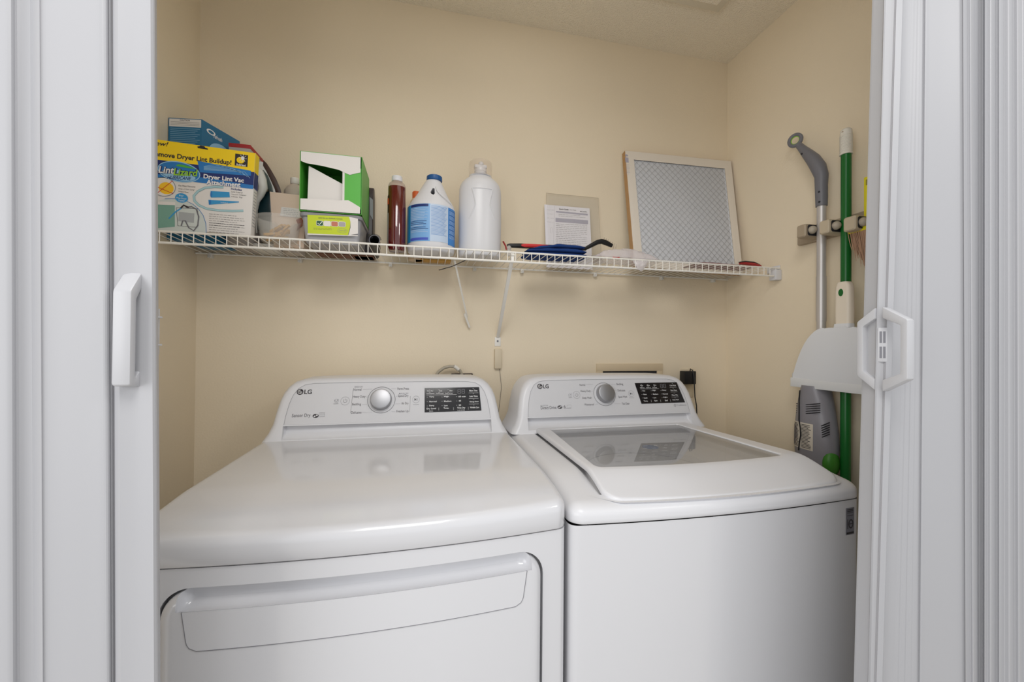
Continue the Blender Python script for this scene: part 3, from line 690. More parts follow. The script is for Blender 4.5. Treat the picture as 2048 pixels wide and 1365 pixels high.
p.text('Lint', 318, 339.5, 349, 15, NAVY, .09, .12, .0014, slope=2); p.text('Lint', 318, 339.5, 349, 14, WHITEI, .02, .12, .0017, slope=2)
p.text('Lizard', 348, 344, 396, 15, NAVY, .09, .12, .0014, slope=3); p.text('Lizard', 348, 344, 396, 14, mat('lime_print', (150, 205, 50), .45), .02, .12, .0017, slope=3)
p.text('HURRICANE', 335, 355, 383, 7, NAVY, .01, .3, .0017, slope=3)
p.text('Dryer Lint Vac', 407.5, 354, 488, 11.5, WHITEI, .03, 0, .0012, slope=9)
p.text('Attachment', 413, 364.5, 482, 10.5, NAVY, .06, 0, .0010, slope=6); p.text('Attachment', 413, 364.5, 481.5, 10, WHITEI, .03, 0, .0012, slope=6)
SKY = mat('aqua_print', (170, 205, 212), .5); TQ = mat('turquoise_print', (55, 150, 205), .45)
ORG = mat('orange_yellow_print', (245, 195, 40), .5); RED = mat('red_print', (205, 40, 40), .5)
p.ell((327, 374), 25, 19.5, INKL, .0006); p.ell((327, 374), 23.5, 18, CARD, .0008); p.ell((333, 377), 15, 12, ORG, .001)
p.line([(309, 372), (347, 388)], .0014, RED, .0013); p.line([(311, 390), (346, 362)], .0014, RED, .0013)
p.ell((363.5, 396.5), 13, 9.5, TQ, .001); p.text('For', 359, 391.5, 368, 3, WHITEI, .01, lift=.0013); p.text('Most Dryer', 353, 396.5, 374, 3.6, WHITEI, .01, lift=.0013); p.text('Types!', 357, 401.5, 370, 3.6, WHITEI, .01, lift=.0013)
for y, s, xe in ((371.5, 'Fits Most Vacuums', 391), (378, 'Over 2 Foot Long', 389), (383, 'Unique Hose', 377)): p.text(s, 357, y, xe, 3.6, INK, .0, .2, .0006, slope=2.5)
arc = [(447, 375), (430, 374), (410, 376), (396, 383), (388, 392), (389, 402), (398, 411), (414, 418), (440, 421.5), (465, 422.5), (487, 422)]
p.line(arc, .0062, mat('hose_print_edge', (135, 170, 176), .5), .0006); p.line(arc, .0042, SKY, .0009)
p.poly([(421.5, 382.5), (459, 384.5), (460, 395), (422, 395.5)], TQ, .0009); p.poly([(417, 400), (430, 401), (478, 403.5), (478, 405.5), (430, 409), (418, 410)], TQ, .0009)
p.ell((423, 389), 2, 6, BLUE, .0012); p.ell((420.5, 405), 2.2, 5, BLUE, .0012); p.text('LintLizard', 442, 405, 456, 2, WHITEI, 0, lift=.0012)
p.text('Includes', 462, 377.5, 484, 4, NAVY, .02, .15, .0006, slope=3)
for y, s in ((383.5, 'Lint Lizard'), (389, 'Vacuum Adapter'), (393.5, 'Hose Tip')): p.text(s, 463, y, 485 if len(s) < 12 else 493, 3, INK, 0, .15, .0006, slope=2.5)
p.greek(418, 428, 489, 6, 4.4, INK, .0009, .085); p.greek(418, 444+2, 489, 5, 4.4, INK, .0009, .085, seed=3)
# photo roundel of a dryer being cleaned
rp = [(300, 412)]+[(312+ i*10, 404-0.2*i) for i in range(1)]+[(330, 398), (352, 398), (372, 402), (386, 409), (398, 419), (407, 432), (412, 448), (413, 468), (300, 462)]
p.poly(rp, mat('pale_photo_print', (205, 212, 208), .5), .0006); p.line(rp[2:-1], .0012, BLUE, .0009)
p.poly([(300, 409), (350, 411), (350, 454), (300, 458)], mat('sea_green_print', (120, 165, 150), .5), .0009); p.poly([(296, 402), (351, 405), (351, 411), (296, 409)], CARD, .0012)
p.line([(353, 416), (396, 418), (397, 448), (392, 455), (356, 452), (353, 416)], .0012, INK, .001); p.rect(358, 424, 388, 446, mat('grey_photo_print', (168, 172, 174), .5), .001)
p.line([(372, 415), (384, 414), (393, 419), (398, 434), (396, 452), (388, 462), (378, 456), (371, 442), (366, 442), (363, 452)], .0032, GREYP, .0013)
p.line([(338, 438), (352, 424), (363, 417)], .0032, TQ, .0013); p.line([(362, 417), (368, 411), (378, 416)], .0042, INK2, .0014)
p.b.obj('printed_front', body, fix=False)
# side print of the carton
ps = Plane(base, (0, 1, 0), (TL_, 0, 1)); ps.poly([(0, .77*H_), (.026, .77*H_), (.026, H_), (0, H_)], YEL, px=False); ps.poly([(0, .58*H_), (.026, .58*H_), (.026, .77*H_), (0, .77*H_)], NAVY, px=False)
for k in range(13): ps.line([(.004, .03+k*.0085), (.022, .03+k*.0085)], .0016, INKL, px=False)
ps.b.obj('printed_side', body, fix=False)

# tall blue carton behind it, turned
def turned_box(name, A, Bc, C, z0, z1, mt, rootd):
    """box from three plan corners A-B (face) and B-C (side)"""
    A, Bc, C = V(A), V(Bc), V(C); D = A+(C-Bc); b_ = B()
    b_.loft([[V((q[0], q[1], z)) for q in (A, Bc, C, D)] for z in (z0, z1)], mt, smooth=False); return b_
BC = mat('teal_blue_card', (38, 110, 150), .4)
A = at(335, 235, 'Y', -.165); Bp = at(404, 240, 'Y', -.172); zT = at(404, 239, 'Y', -.172).z; Cc = V((.0000, -.040, 0))
Cc = at(452, 288, 'Z', zT-.0); 
A.z = Bp.z = 0
C2 = V((Bp.x+.050, Bp.y+.115)); A2 = V((A.x, A.y+.005)); B2 = V((Bp.x, Bp.y))
blue = root('blue_carton', (B2.x, B2.y+.06, TOP), 'tall teal blue printed carton behind the lint kit at the left wall', 'carton')
turned_box('box', A2, B2, C2, TOP, zT, BC, blue).obj('box', blue)
p = Plane((A2.x, A2.y, TOP), (B2-A2).to_3d(), (0, 0, 1)); hh = zT-TOP; ww = (B2-A2).length
p.poly([(.002, hh-.024), (ww-.002, hh-.024), (ww-.002, hh-.002), (.002, hh-.002)], CARD, px=False)
p.text('CAUTION', 360, 240.5, 380, 3, INK2, .01, 0, .0006)
for k in range(14): p.line([(.005, hh-.029-k*.0052), (ww-.005-(k % 3)*.006, hh-.029-k*.0052)], .0010, LBL, .0004, px=False)
for k in range(3): p.line([(.006, hh-.011-k*.0042), (ww-.006, hh-.011-k*.0042)], .0008, INK, .0006, px=False)
p2_ = Plane((B2.x, B2.y, TOP), (C2-B2).to_3d(), (0, 0, 1)); w2 = (C2-B2).length
p2_.ell((.028, hh-.022), .014, .0075, WHITEI, px=False); p2_.ell((.028, hh-.022), .009, .0045, BC, .0006, px=False)
p2_.ell((.062, hh-.075), .040, .032, LBL, .0004, px=False); p2_.ell((.062, hh-.078), .026, .022, CARD, .0007, px=False)
p2_.text('refresh', 427, 272, 444, 8, WHITEI, .01, .1, .0006, slope=9)
p.b.add(p2_.b.v, p2_.b.f, WHITEI, False) if False else None
p.b.obj('printed_front', blue, fix=False); p2_.b.obj('printed_side', blue, fix=False)
# red-topped grey carton
q0 = at(453, 285, 'Y', -.125); q1 = at(498, 291, 'Y', -.135)
rb = root('red_topped_carton', (q0.x+.03, -.08, TOP), 'pale grey carton with a red top edge behind the lint kit', 'carton')
b_ = B(); b_.box((q0.x+.006, -.125, TOP), (q1.x, -.02, q0.z-.010), mat('grey_card', (176, 170, 166), .6), .0008); b_.obj('box', rb)
b_ = B(); b_.box((q0.x+.0054, -.1256, q0.z-.012), (q1.x+.0006, -.0194, q0.z), mat('red_card', (170, 44, 48), .5), .0008); b_.obj('lid_flap', rb)

# steam iron standing on its heel
def iron():
    r = root('steam_iron', (at(525, 400, 'Y', -.11).x, -.10, TOP), 'white and grey clothes iron standing upright beside the lint kit', 'iron')
    Y = -.11; Q = lambda x, y, Y=Y: at(x, y, 'Y', Y+.055)
    WI = mat('iron_white', (222, 222, 218), .3); SOLE = mat('iron_sole_edge', (70, 50, 45), .4); TG = mat('iron_dark_green', (70, 84, 82), .35)
    def turned(pl, depth0):
        M = pl.M(0).copy(); d = (CAM-pl.o).normalized(); d.z = 0; d.normalize()
        for i in range(3): M[i][2] = d[i]; M[i][3] += d[i]*depth0
        return M
    sole = [(527, 327), (534, 334), (543, 348), (552, 364), (560, 382), (565, 402), (566, 430), (558, 470), (552, 470), (556, 430), (554, 402), (549, 384), (541, 366), (533, 350), (526, 338)]
    b_ = B(); pl = Plane(Q(540, 400), (1, 0, 0), (0, 0, 1)); b_.prism([pl.px(*s) for s in sole], SOLE, turned(pl, -.03), .06, .002); b_.obj('soleplate', r)
    body = [(526, 329), (531.5, 335), (540.5, 349.5), (549.5, 366), (557.5, 383), (562, 402), (563, 430), (555, 470), (540, 470), (542, 400), (538, 380), (526, 360), (515, 346), (512, 335), (518, 328)]
    b_ = B(); pl = Plane(Q(540, 400, -.112), (1, 0, 0), (0, 0, 1)); b_.prism([pl.px(*s) for s in body], WI, turned(pl, -.026), .052, .004); b_.obj('body', r)
    band = [(518, 339), (527, 341), (536, 352), (544, 372), (548, 392), (548, 430), (542, 430), (543, 400), (538, 382), (529, 362)]
    b_ = B(); pl = Plane(Q(540, 400, -.1375), (1, 0, 0), (0, 0, 1)); b_.prism([pl.px(*s) for s in band], TG, turned(pl, 0), .003, .001); b_.obj('trim_band', r)
    b_ = B(); pth = [Q(516, 338, -.13), Q(519, 345, -.145), Q(523, 360, -.150), Q(526, 376, -.150), Q(521, 390, -.150), Q(514, 402, -.146), Q(511, 420, -.14), Q(510, 446, -.13), Q(510, 466, -.125)]
    b_.tube(pth, [.008, .0125, .0145, .0135, .010, .0080, .0065, .0065, .007], WI, 14); b_.obj('handle', r)
    b_ = B(); b_.lathe([(0, .004), (.0075, .003), (.0085, 0)], WI, M=Matrix.Translation(Q(514, 350, -.162)) @ Matrix.Rotation(math.pi/2, 4, 'X'), seg=20); b_.obj('steam_button', r)
    b_ = B(); b_.tube([Q(509, 357, -.15), Q(516, 366, -.155), Q(515, 378, -.155), Q(509, 392, -.15)], [.006, .008, .008, .006], GREYP, 10); b_.obj('control_dial', r)
    b_ = B(); b_.box((Q(513, 468).x, -.095, TOP), (Q(562, 468).x, -.004, TOP+.02), WI, .005)
    b_.obj('heel', r)
    b_ = B(); pl = Plane(Q(540, 400, -.09), (1, 0, 0), (0, 0, 1)); b_.prism([pl.px(*s) for s in [(518, 392), (541, 390), (543, 466), (516, 466)]], mat('iron_tank', (30, 58, 66), .25), turned(pl, -.01), .05, .003); b_.obj('water_tank', r)
iron()

# beige carton with a jug behind
bx = at(540, 384, 'Y', -.15); bx1 = at(612, 388, 'Y', -.15)
bg = root('beige_paper_sack', (bx.x+.045, -.11, TOP), 'plain beige paper sack with a small paper tag between iron and green box', 'sack')
BEI = mat('beige_kraft', (226, 204, 184), .7); b_ = B()
b_.loft([[V((bx.x+.012, -.150, TOP)), V((bx1.x-.004, -.150, TOP)), V((bx1.x-.004, -.100, TOP)), V((bx.x+.012, -.100, TOP))], [V((bx.x, -.152, bx.z)), V((bx1.x, -.152, bx.z-.004)), V((bx1.x, -.098, bx.z-.002)), V((bx.x, -.098, bx.z+.002))]], BEI, smooth=False)
b_.obj('bag', bg)
p = Plane((bx.x, -.1535, TOP), (1, 0, 0), (0, 0, 1)); p.poly([(563, 414), (600, 418), (600, 436), (560, 432)], CARD); p.greek(567, 418, 596, 5, 3.4, INKL, .0008, .03)
RU = mat('rust_print', (150, 70, 35), .6)
p.poly([(592, 440), (603, 436), (606, 442), (604, 452), (598, 458), (593, 464), (596, 450)], RU, .0006)
p.b.obj('paper_tag', bg, fix=False)
jg = at(588, 372, 'Y', -.045)
jug = root('frosted_jug', (jg.x, -.036, TOP), 'frosted jug with a small cream screw cap behind the beige sack', 'jug')
b_ = B(); zc = at(588, 357, 'Y', -.036).z; FR = mat('frosted_plastic', (206, 196, 184), .35)
b_.lathe([(.030, TOP), (.033, TOP+.005), (.033, zc-.075), (.031, zc-.045), (.022, zc-.030), (.012, zc-.022), (.011, zc-.012), (0, zc-.012)], FR, (jg.x, -.036, 0), 28); b_.obj('bottle', jug)
b_ = B(); b_.lathe([(.0125, zc-.020), (.0135, zc-.018), (.0135, zc-.002), (.012, zc), (0, zc)], WIRE, (jg.x, -.036, 0), 24); b_.obj('cap', jug)

# clear deli tub of wooden sticks
c0, c1 = at(508, 430, 'Y', -.215), at(601, 438, 'Y', -.215); cx = (c0.x+c1.x)/2; cr = (c1.x-c0.x)/2; zt = (c0.z+c1.z)/2
dt = root('clear_tub', (cx, -.20, TOP), 'clear round plastic tub of golden clothes pegs beside the lint kit', 'tub')
b_ = B(); cl = mat('clear_tub_plastic', (225, 222, 216), .1, alpha=.2)
b_.lathe([(.0, TOP+.001), (cr*.74, TOP+.001), (cr*.78, TOP+.006), (cr*.93, zt-.014), (cr*.935, zt-.010), (cr*.975, zt-.009), (cr, zt-.001), (cr*.985, zt), (cr*.90, zt-.010), (cr*.72, TOP+.006)], cl, (cx, -.20, 0), 40, sy=.92); b_.obj('container', dt)
WD = mat('golden_wood', (205, 160, 88), .5)
rr = random.Random(4)
for i in range(12):
    a = rr.uniform(.3, 1.3); l = .024; px_x = cx+rr.uniform(-.016, .014); py_ = -.20+rr.uniform(-.016, .014); pz = TOP+.014+.0028*i
    pg = B(); M = Matrix.Translation((px_x, py_, pz)) @ Matrix.Rotation(rr.uniform(-.7, .7), 4, 'Z') @ Matrix.Rotation(-a*.55, 4, 'Y')
    pg.box((-l, -.004, -.003), (l, -.0004, .003), WD, .0008, M); pg.box((-l, .0004, -.003), (l, .004, .003), WD, .0008, M)
    pg.tube([(M @ V((.002, -.0045, -.002))), (M @ V((.002, -.0045, .004))), (M @ V((.002, .0045, .004))), (M @ V((.002, .0045, -.002)))], .0007, CHROME, 6)
    tag(pg.obj('clothes_peg', origin=tuple(M.translation)), 'golden wooden clothes peg lying inside the clear round tub', 'clothes peg', 'clothes pegs in the clear tub')

# wipes tub, green carton on top of it
u0 = at(601, 424, 'Y', -.235); u1 = at(722, 438, 'Y', -.235); zl = u0.z
tb = root('wipes_tub', ((u0.x+u1.x)/2, -.17, TOP), 'grey plastic tub with lime label under the green tissue box', 'tub')
GT = mat('grey_tub_plastic', (172, 172, 176), .35); b_ = B(); L = []
for z, ins in ((TOP, .012), (TOP+.004, .009), (TOP+.02, .008), (zl-.012, .002), (zl-.010, .001)):
    L.append([V((x, y, z)) for x, y in rrect(u0.x+ins, -.236+ins, u1.x-ins*.7, -.085-ins, .014)])
b_.loft(L, GT); b_.obj('body', tb)
b_ = B(); L = []
for z, ins in ((zl-.012, 0), (zl-.010, -.003), (zl-.004, -.004), (zl, -.002), (zl+.001, .001)):
    L.append([V((x, y, z)) for x, y in rrect(u0.x+ins, -.236+ins, u1.x-ins, -.085-ins, .014)])
b_.loft(L, mat('grey_lid', (140, 140, 144), .3)); b_.obj('lid', tb)
yl = -.2345; p = Plane((u0.x, yl, TOP), V((1, 0, 0)), (0, -.07, 1)); LIME = mat('lime_label', (196, 212, 44), .45)
p.poly([(615, 430), (698, 434), (701, 444), (700, 456), (696, 471), (616, 467)], LIME, .0014)
p.poly([(698, 434), (716, 438), (716, 468), (697, 471), (701, 456), (701, 444)], CARD, .0010); p.poly([(615, 467), (716, 471), (716, 473), (615, 470)], CARD, .0010)
p.text('SAFE ON ALL FINISHED FLOORS', 637, 436.3, 685, 2.4, INK, .01, lift=.0018, slope=2.5)
for k, m_ in enumerate((mat('dark_green_print', (40, 90, 60), .5), CARD, mat('terracotta_print', (196, 120, 96), .5), mat('grey_print', (170, 165, 168), .5))):
    xx = 633.5+k*14.8; a = p.px(xx, 442+k*.7); c = p.px(xx+12.8, 452+k*.7); q = [min(a[0], c[0]), min(a[1], c[1]), max(a[0], c[0]), max(a[1], c[1])]
    p.b.prism(rrect(q[0]-.001, q[1]-.001, q[2]+.001, q[3]+.001, .0035), CARD, p.M(.0017), 0); p.b.prism(rrect(*q, .003), m_, p.M(.0019), 0)
p.line([(636, 447), (639, 450), (645, 443.5)], .0018, WHITEI, .0022); p.greek(627, 456.5, 673, 2, 2.4, INK, .0006, .03, .0018)
p.ell((685, 462), 9.5, 4.4, INKL, .0018, ring=.0006); p.text('MADE SAFE', 679, 461.6, 692, 2.4, INKL, 0, lift=.0018)
p.b.obj('label', tb, fix=False)
g0 = at(598, 412, 'Y', -.236); g1 = at(722.5, 432, 'Y', -.236); gt = at(725, 315, 'Y', -.236); gz0 = zl+.0015; gz1 = (at(600, 301, 'Y', -.236).z+gt.z)/2
gb = root('green_tissue_box', ((g0.x+gt.x)/2, -.15, gz0), 'open green and white dryer sheet box on top of the grey tub', 'box')
gx0, gx1 = g0.x+.001, gt.x-.001; gz0 += .002
t_ = .0012; yb_, yf_ = -.075, -.236
b_ = B(); b_.box((gx0, yf_, gz0), (gx1, yb_, gz0+t_), GRN).box((gx0, yf_, gz1-t_), (gx1, yb_, gz1), GRN).box((gx0, yf_, gz0), (gx0+t_, yb_, gz1), GRN).box((gx1-t_, yf_, gz0), (gx1, yb_, gz1), GRN).box((gx0, yb_-t_, gz0), (gx1, yb_, gz1), GRN)
b_.obj('carton', gb)
p = Plane((gx0, yf_, gz0), (1, 0, 0), (0, 0, 1)); w_, h_ = gx1-gx0, gz1-gz0
def slab(pts, m, lift, th, name, par): b = B(); b.prism([(a*w_, c*h_) for a, c in pts], m, p.M(lift), th); return b.obj(name, par)
slab([(.015, .99), (.015, .83), (.10, .80), (.35, .78), (.62, .74), (.72, .70), (.80, .67), (.88, .70), (.975, .73), (.975, .99)], CARD, 0, .001, 'torn_flap', gb)
slab([(.015, .02), (.015, .20), (.3, .215), (.6, .215), (.78, .235), (.85, .20), (.975, .13), (.975, .02)], CARD, 0, .001, 'torn_flap', gb)
slab([(.70, .10), (.70, .74), (.985, .80), (.985, .10)], GRN, -.002, .0015, 'side_flap', gb)
slab([(.68, .12), (.68, .73), (.715, .73), (.715, .12)], CARD, -.0015, .0012, 'fold_edge', gb)
b_ = B()
for k in range(24): z = gz0+.004+k*.0022
M = Matrix.Translation((gx0+.018, 0, gz0+h_*.79)) 
b_.prism([(gx0+.017, gz0+.004), (gx0+.012+w_*.62, gz0+.004), (gx0+.012+w_*.62, gz0+h_*.52), (gx0+.020, gz0+h_*.79)], CARD, Matrix(((1, 0, 0, 0), (0, 0, -1, yf_+.012), (0, 1, 0, 0), (0, 0, 0, 1))), -.13)
b_.obj('paper_sheets', gb)

# dark bag and tin behind the green box
d0 = at(729, 372, 'Y', -.065); d1_ = at(747, 380, 'Y', -.065)
db = root('dark_pouch', (d0.x+.004, -.045, TOP), 'dark pouch with green and grey print tucked behind the green box', 'pouch')
b_ = B(); zz = d0.z
L = [[V((x, y, z)) for x, y in rrect(d0.x-.03, -.070+dd*.7, d1_.x, -.012-dd*.7, .004)] for z, dd in ((TOP, .0), (TOP+.02, -.004), (zz-.03, .004), (zz-.006, .018), (zz, .026))]
b_.loft(L, mat('pouch_dark', (66, 58, 60), .4)); b_.obj('bag', db)
p = Plane((d0.x, -.0715, TOP), (1, 0, 0), (0, 0, 1)); p.poly([(731, 388), (737, 386), (738, 412), (733, 415), (730, 405)], GRN, .001); p.poly([(739, 394), (746, 400), (746, 440), (740, 430)], INKL, .001); p.b.obj('print', db, fix=False)

# vacuum nozzle lying towards the viewer
n1 = at(749, 480, 'Y', -.235); n2 = V((n1.x-.020, -.03, TOP+.012))
nz = root('vacuum_nozzle', (n1.x, -.13, TOP), 'black round-ended vacuum tube with bristles between grey tub and dark bottle', 'vacuum tube')
nzz = TOP+.016
b_ = B(); pa = [V((n1.x, -.236, nzz)), V((n1.x-.002, -.22, nzz)), V((n1.x-.008, -.12, nzz-.001)), V((n1.x-.018, -.035, nzz-.003))]
b_.tube(pa, [.0158, .0155, .014, .012], BLACKP, 24, caps=False); 
b_.tube([pa[0]+V((0, .0005, 0)), pa[1], pa[2]], [.0132, .0130, .0115], DARK, 24, caps=False)
b_.obj('tube', nz)
b_ = B(); b_.tube([pa[0]+V((.0145*math.cos(a), 0, .0145*math.sin(a))) for a in [i*math.pi/12 for i in range(24)]], .0014, GREYP, 8, closed=True); b_.obj('rim', nz)
b_ = B(); b_.lathe([(0, 0), (.0132, 0)], DARK, M=Matrix.Translation((n1.x, -.20, nzz)) @ Matrix.Rotation(math.pi/2, 4, 'X'), seg=20)
for a in range(8, 173, 8):
    q = math.radians(a); b_.tube([(n1.x+.014*math.cos(q), -.231, nzz+.014*math.sin(q)), (n1.x+.0195*math.cos(q), -.233, nzz+.0195*math.sin(q))], .0007, BLACKP, 5)
b_.obj('bristles', nz)['kind'] = 'stuff'
b_ = B(); b_.tube([V((n1.x-.028, -.13, nzz+.040)), V((n1.x-.022, -.19, nzz+.020)), V((n1.x-.010, -.225, nzz+.012))], .0045, BLACKP, 10)
b_.obj('latch_arm', nz)

# dark red bottle
def lathe_bottle(name, cx, cy, prof, m, rootlabel, cat, capprof, capm, inner=None, sy=1):
    r = root(name, (cx, cy, TOP), rootlabel, cat)
    B().lathe(prof, m, (cx, cy, 0), 44, sy=sy).obj('bottle', r)
    B().lathe(capprof, capm, (cx, cy, 0), 32).obj('cap', r)
    return r
m0, m1 = at(775, 420, 'Y', -.175), at(812, 420, 'Y', -.175); cx = (m0.x+m1.x)/2; R0 = (m1.x-m0.x)/2*.975
zs = lambda y, Y=-.175: at(793, y, 'Y', Y).z
RB = mat('amber_red_liquid', (88, 20, 18), .08, coat=.6, spec=.8); 
rb = root('brown_bottle', (cx, -.175, TOP), 'slim bottle of dark red liquid with a white cap', 'bottle')
b_ = B(); b_.lathe([(R0*.86, TOP), (R0*.96, TOP+.003), (R0*.98, TOP+.012), (R0, TOP+.05), (R0, zs(377)), (R0*.97, zs(376))], RB, (cx, -.175, 0), 44); 
b_.lathe([(R0, zs(377)), (R0*.97, zs(373)), (R0*.86, zs(368.5)), (R0*.60, zs(365.5)), (R0*.54, zs(363.5)), (R0*.54, zs(360)), (0, zs(360))], mat('clear_neck', (200, 180, 165), .08, alpha=.6), (cx, -.175, 0), 44); b_.obj('bottle', rb)
b_ = B(); L = []
for i in range(49):
    a = 2*math.pi*i/48
zc0, zc1 = zs(364.5), zs(354)
b_.lathe([(R0*.56, zc0), (R0*.60, zc0+.001), (R0*.59, zc1-.002), (R0*.55, zc1), (0, zc1)], PLAST, (cx, -.175, 0), 36); b_.obj('cap', rb)
b_ = B(); arcp = [math.radians(a) for a in range(150, 221, 7)]
LB = mat('bottle_label', (60, 42, 36), .5)
def wraplabel(b, cx, cy, R, z0, z1, a0, a1, m, n=24, sy=1, dR=.0006): b.grid(lambda u, v: V((cx+(R+dR)*math.cos(math.radians(a0+(a1-a0)*u)), cy+(R+dR)*sy*math.sin(math.radians(a0+(a1-a0)*u)), z0+(z1-z0)*v)), n, 1, m)
wraplabel(b_, cx, -.175, R0, TOP+.02, zs(395), 150, 215, LB); wraplabel(b_, cx, -.175, R0, zs(413), zs(401), 185, 217, mat('orange_red_print', (205, 82, 50), .5), dR=.001); wraplabel(b_, cx, -.175, R0, TOP+.02, zs(430), 150, 216, mat('grey_fine_print', (150, 142, 138), .5), dR=.001)
b_.obj('label', rb, fix=False)
o0 = at(830, 384, 'Y', -.055)
ob = root('orange_capped_bottle', (o0.x+.002, -.05, TOP), 'bottle with an orange cap just showing behind the bleach jug', 'bottle')
b_ = B(); b_.lathe([(.024, TOP), (.026, TOP+.004), (.026, o0.z-.06), (.018, o0.z-.03), (.011, o0.z-.02), (0, o0.z-.02)], mat('cream_bottle', (216, 190, 160), .35), (o0.x+.004, -.05, 0), 28); b_.obj('bottle', ob)
b_ = B(); b_.lathe([(.013, o0.z-.024), (.0135, o0.z-.002), (.012, o0.z+.001), (0, o0.z+.001)], mat('orange_cap', (222, 104, 50), .4), (o0.x+.004, -.05, 0), 24); b_.obj('cap', ob)

# bleach jug
ja, jb = at(812.5, 470, 'Y', -.15), at(911, 470, 'Y', -.15); cx = (ja.x+jb.x)/2; R0 = (jb.x-ja.x)/2*.96; cy = -.15
zs = lambda y: at(862, y, 'Y', cy-.02).z
bj = root('bleach_jug', (cx, cy, TOP), 'white plastic bleach jug with blue cap and blue label', 'jug')
b_ = B(); lp = []
prof = [(R0*.88, TOP), (R0*.96, TOP+.004), (R0*.99, TOP+.012), (R0, TOP+.02), (R0, zs(421)), (R0*.99, zs(415)), (R0*.93, zs(409)), (R0*.82, zs(401)), (R0*.68, zs(391)), (R0*.56, zs(380)), (R0*.45, zs(370)), (R0*.36, zs(362)), (R0*.32, zs(359)), (R0*.28, zs(357))]
for r, z in prof:
    f = max(0, (r-R0)/R0+0); sh = 0
    t = max(0, (z-zs(421))/(zs(357)-zs(421)))
    lp.append([V((cx+r*math.cos(2*math.pi*j/56)+t*.006, cy+(.92 if t == 0 else .92)*r*math.sin(2*math.pi*j/56), z)) for j in range(56)])
b_.loft(lp, PLAST)
c1_ = B(); c1_.tube([V((cx-.0065, cy-.07, zs(394))), V((cx-.0065, cy+.0, zs(394)))], .0105, PLAST, 20)
hcut = B(); Pp = Plane((cx, cy-.06, zs(385)), (1, 0, 0), (0, 0, 1))
hp = [Pp.px(*q) for q in [(861, 381), (866, 371), (869.5, 372), (870, 384), (867, 388), (862.5, 385)]]
hcut.prism(hp, PLAST, Pp.M(.02), -.12)
b_.obj('jug', bj, cut=[hcut], angle=40)
capz = zs(357)
b_ = B(); n = 40; cxx = cx+.0085
b_.lathe([(R0*.325, zs(358)), (R0*.335, zs(357)), (R0*.33, zs(350)+.001), (R0*.30, zs(349.5)+.002), (0, zs(349.5)+.0025)], mat('blue_cap', (28, 84, 142), .4), (cxx, cy, 0), 40)
b_.obj('cap', bj)
# moulded edge that runs down beside the handle
b_ = B(); b_.tube([V((cx+x*R0, cy-y*R0, zs(z))) for x, y, z in ((.16, .50, 377), (.20, .58, 385), (.30, .66, 392), (.48, .70, 399), (.68, .66, 405), (.82, .54, 410))], .0016, PLAST, 8); b_.obj('handle_ridge', bj)
b_ = B(); LBL2 = mat('bleach_label_blue', (60, 130, 200), .35); LW = mat('bleach_label_pale', (188, 205, 226), .4)
z0, z1 = TOP+.028, zs(418)
wraplabel(b_, cx, cy, R0, z0, z1, 178, 212, mat('bleach_label_turquoise', (20, 130, 185), .35), sy=.92, dR=.0006)
wraplabel(b_, cx, cy, R0, z0, z1, 212, 266, mat('bleach_label_light', (120, 170, 220), .35), sy=.92); wraplabel(b_, cx, cy, R0, z0, z1, 266, 312, LW, sy=.92); wraplabel(b_, cx, cy, R0, z0-.004, z1-.002, 312, 362, LBL2, sy=.92)
h = z1-z0
wraplabel(b_, cx, cy, R0, z1-.009, z1-.001, 214, 262, NAVY, sy=.92, dR=.0010); wraplabel(b_, cx, cy, R0, z0+.003, z0+.011, 213, 262, mat('royal_print', (70, 90, 190), .4), sy=.92, dR=.0010)
for k in range(16):
    z = z1-.014-k*.0048
    if z < z0+.014: break
    strong = k in (8, 9, 10, 12, 13)
    wraplabel(b_, cx, cy, R0, z-.0011*(1.2 if strong else .5), z, 214, 262-(k*7) % 13, NAVY if strong else WHITEI, sy=.92, dR=.0012, n=12)
for k in range(24):
    z = z1-.006-k*.0038
    if z < z0+.003: break
    wraplabel(b_, cx, cy, R0, z-.0009, z, 268, 308-(k*11) % 9, LBL2, sy=.92, dR=.0010, n=10)
    wraplabel(b_, cx, cy, R0, z-.0009-.003, z-.003, 316, 345-(k*5) % 9, LW if k % 4 else NAVY, sy=.92, dR=.0010, n=8)
b_.obj('label', bj, fix=False)

# big white detergent bottle
ba, bb_ = at(916, 440, 'Y', -.14), at(1003, 440, 'Y', -.14); cx = (ba.x+bb_.x)/2; R0 = (bb_.x-ba.x)/2*.975; cy = -.14
zs = lambda y: at(960, y, 'Y', cy-.015).z
db_ = root('detergent_bottle', (cx, cy, TOP), 'large plain white detergent bottle with clear dome over its spout', 'bottle')
b_ = B()
b_.lathe([(R0*.90, TOP), (R0*.98, TOP+.004), (R0*.99, TOP+.01), (R0*.985, TOP+.05), (R0, zs(440)), (R0*.985, zs(390)), (R0*.975, zs(380)), (R0*.94, zs(373)), (R0*.86, zs(366)), (R0*.72, zs(359.5)), (R0*.58, zs(355)), (R0*.53, zs(353)), (R0*.53, zs(350)), (0, zs(350))], PLAST, (cx, cy, 0), 64, sy=.8)
b_.obj('bottle', db_, angle=50)
b_ = B()
for sgn in (-1, 1):
    pts = []
    for t in range(13):
        u = t/12; y = 386+u*58; xx = sgn*(.42+.17*math.sin(math.pi*(u-.15)) * -.6+ (.22*max(0, u-.55)*2.2))
        z = zs(y); ang = math.asin(max(-.95, min(.95, xx))); pts.append(V((cx+R0*.985*xx, cy-R0*.985*.8*math.cos(ang)-.0002, z)))
    b_.tube(pts, .0024, PLAST, 8)
pts = [V((cx+R0*.985*x, cy-R0*.985*.8*math.cos(math.asin(x))-.0002, zs(385.5))) for x in [(-.45+.9*i/10) for i in range(11)]]
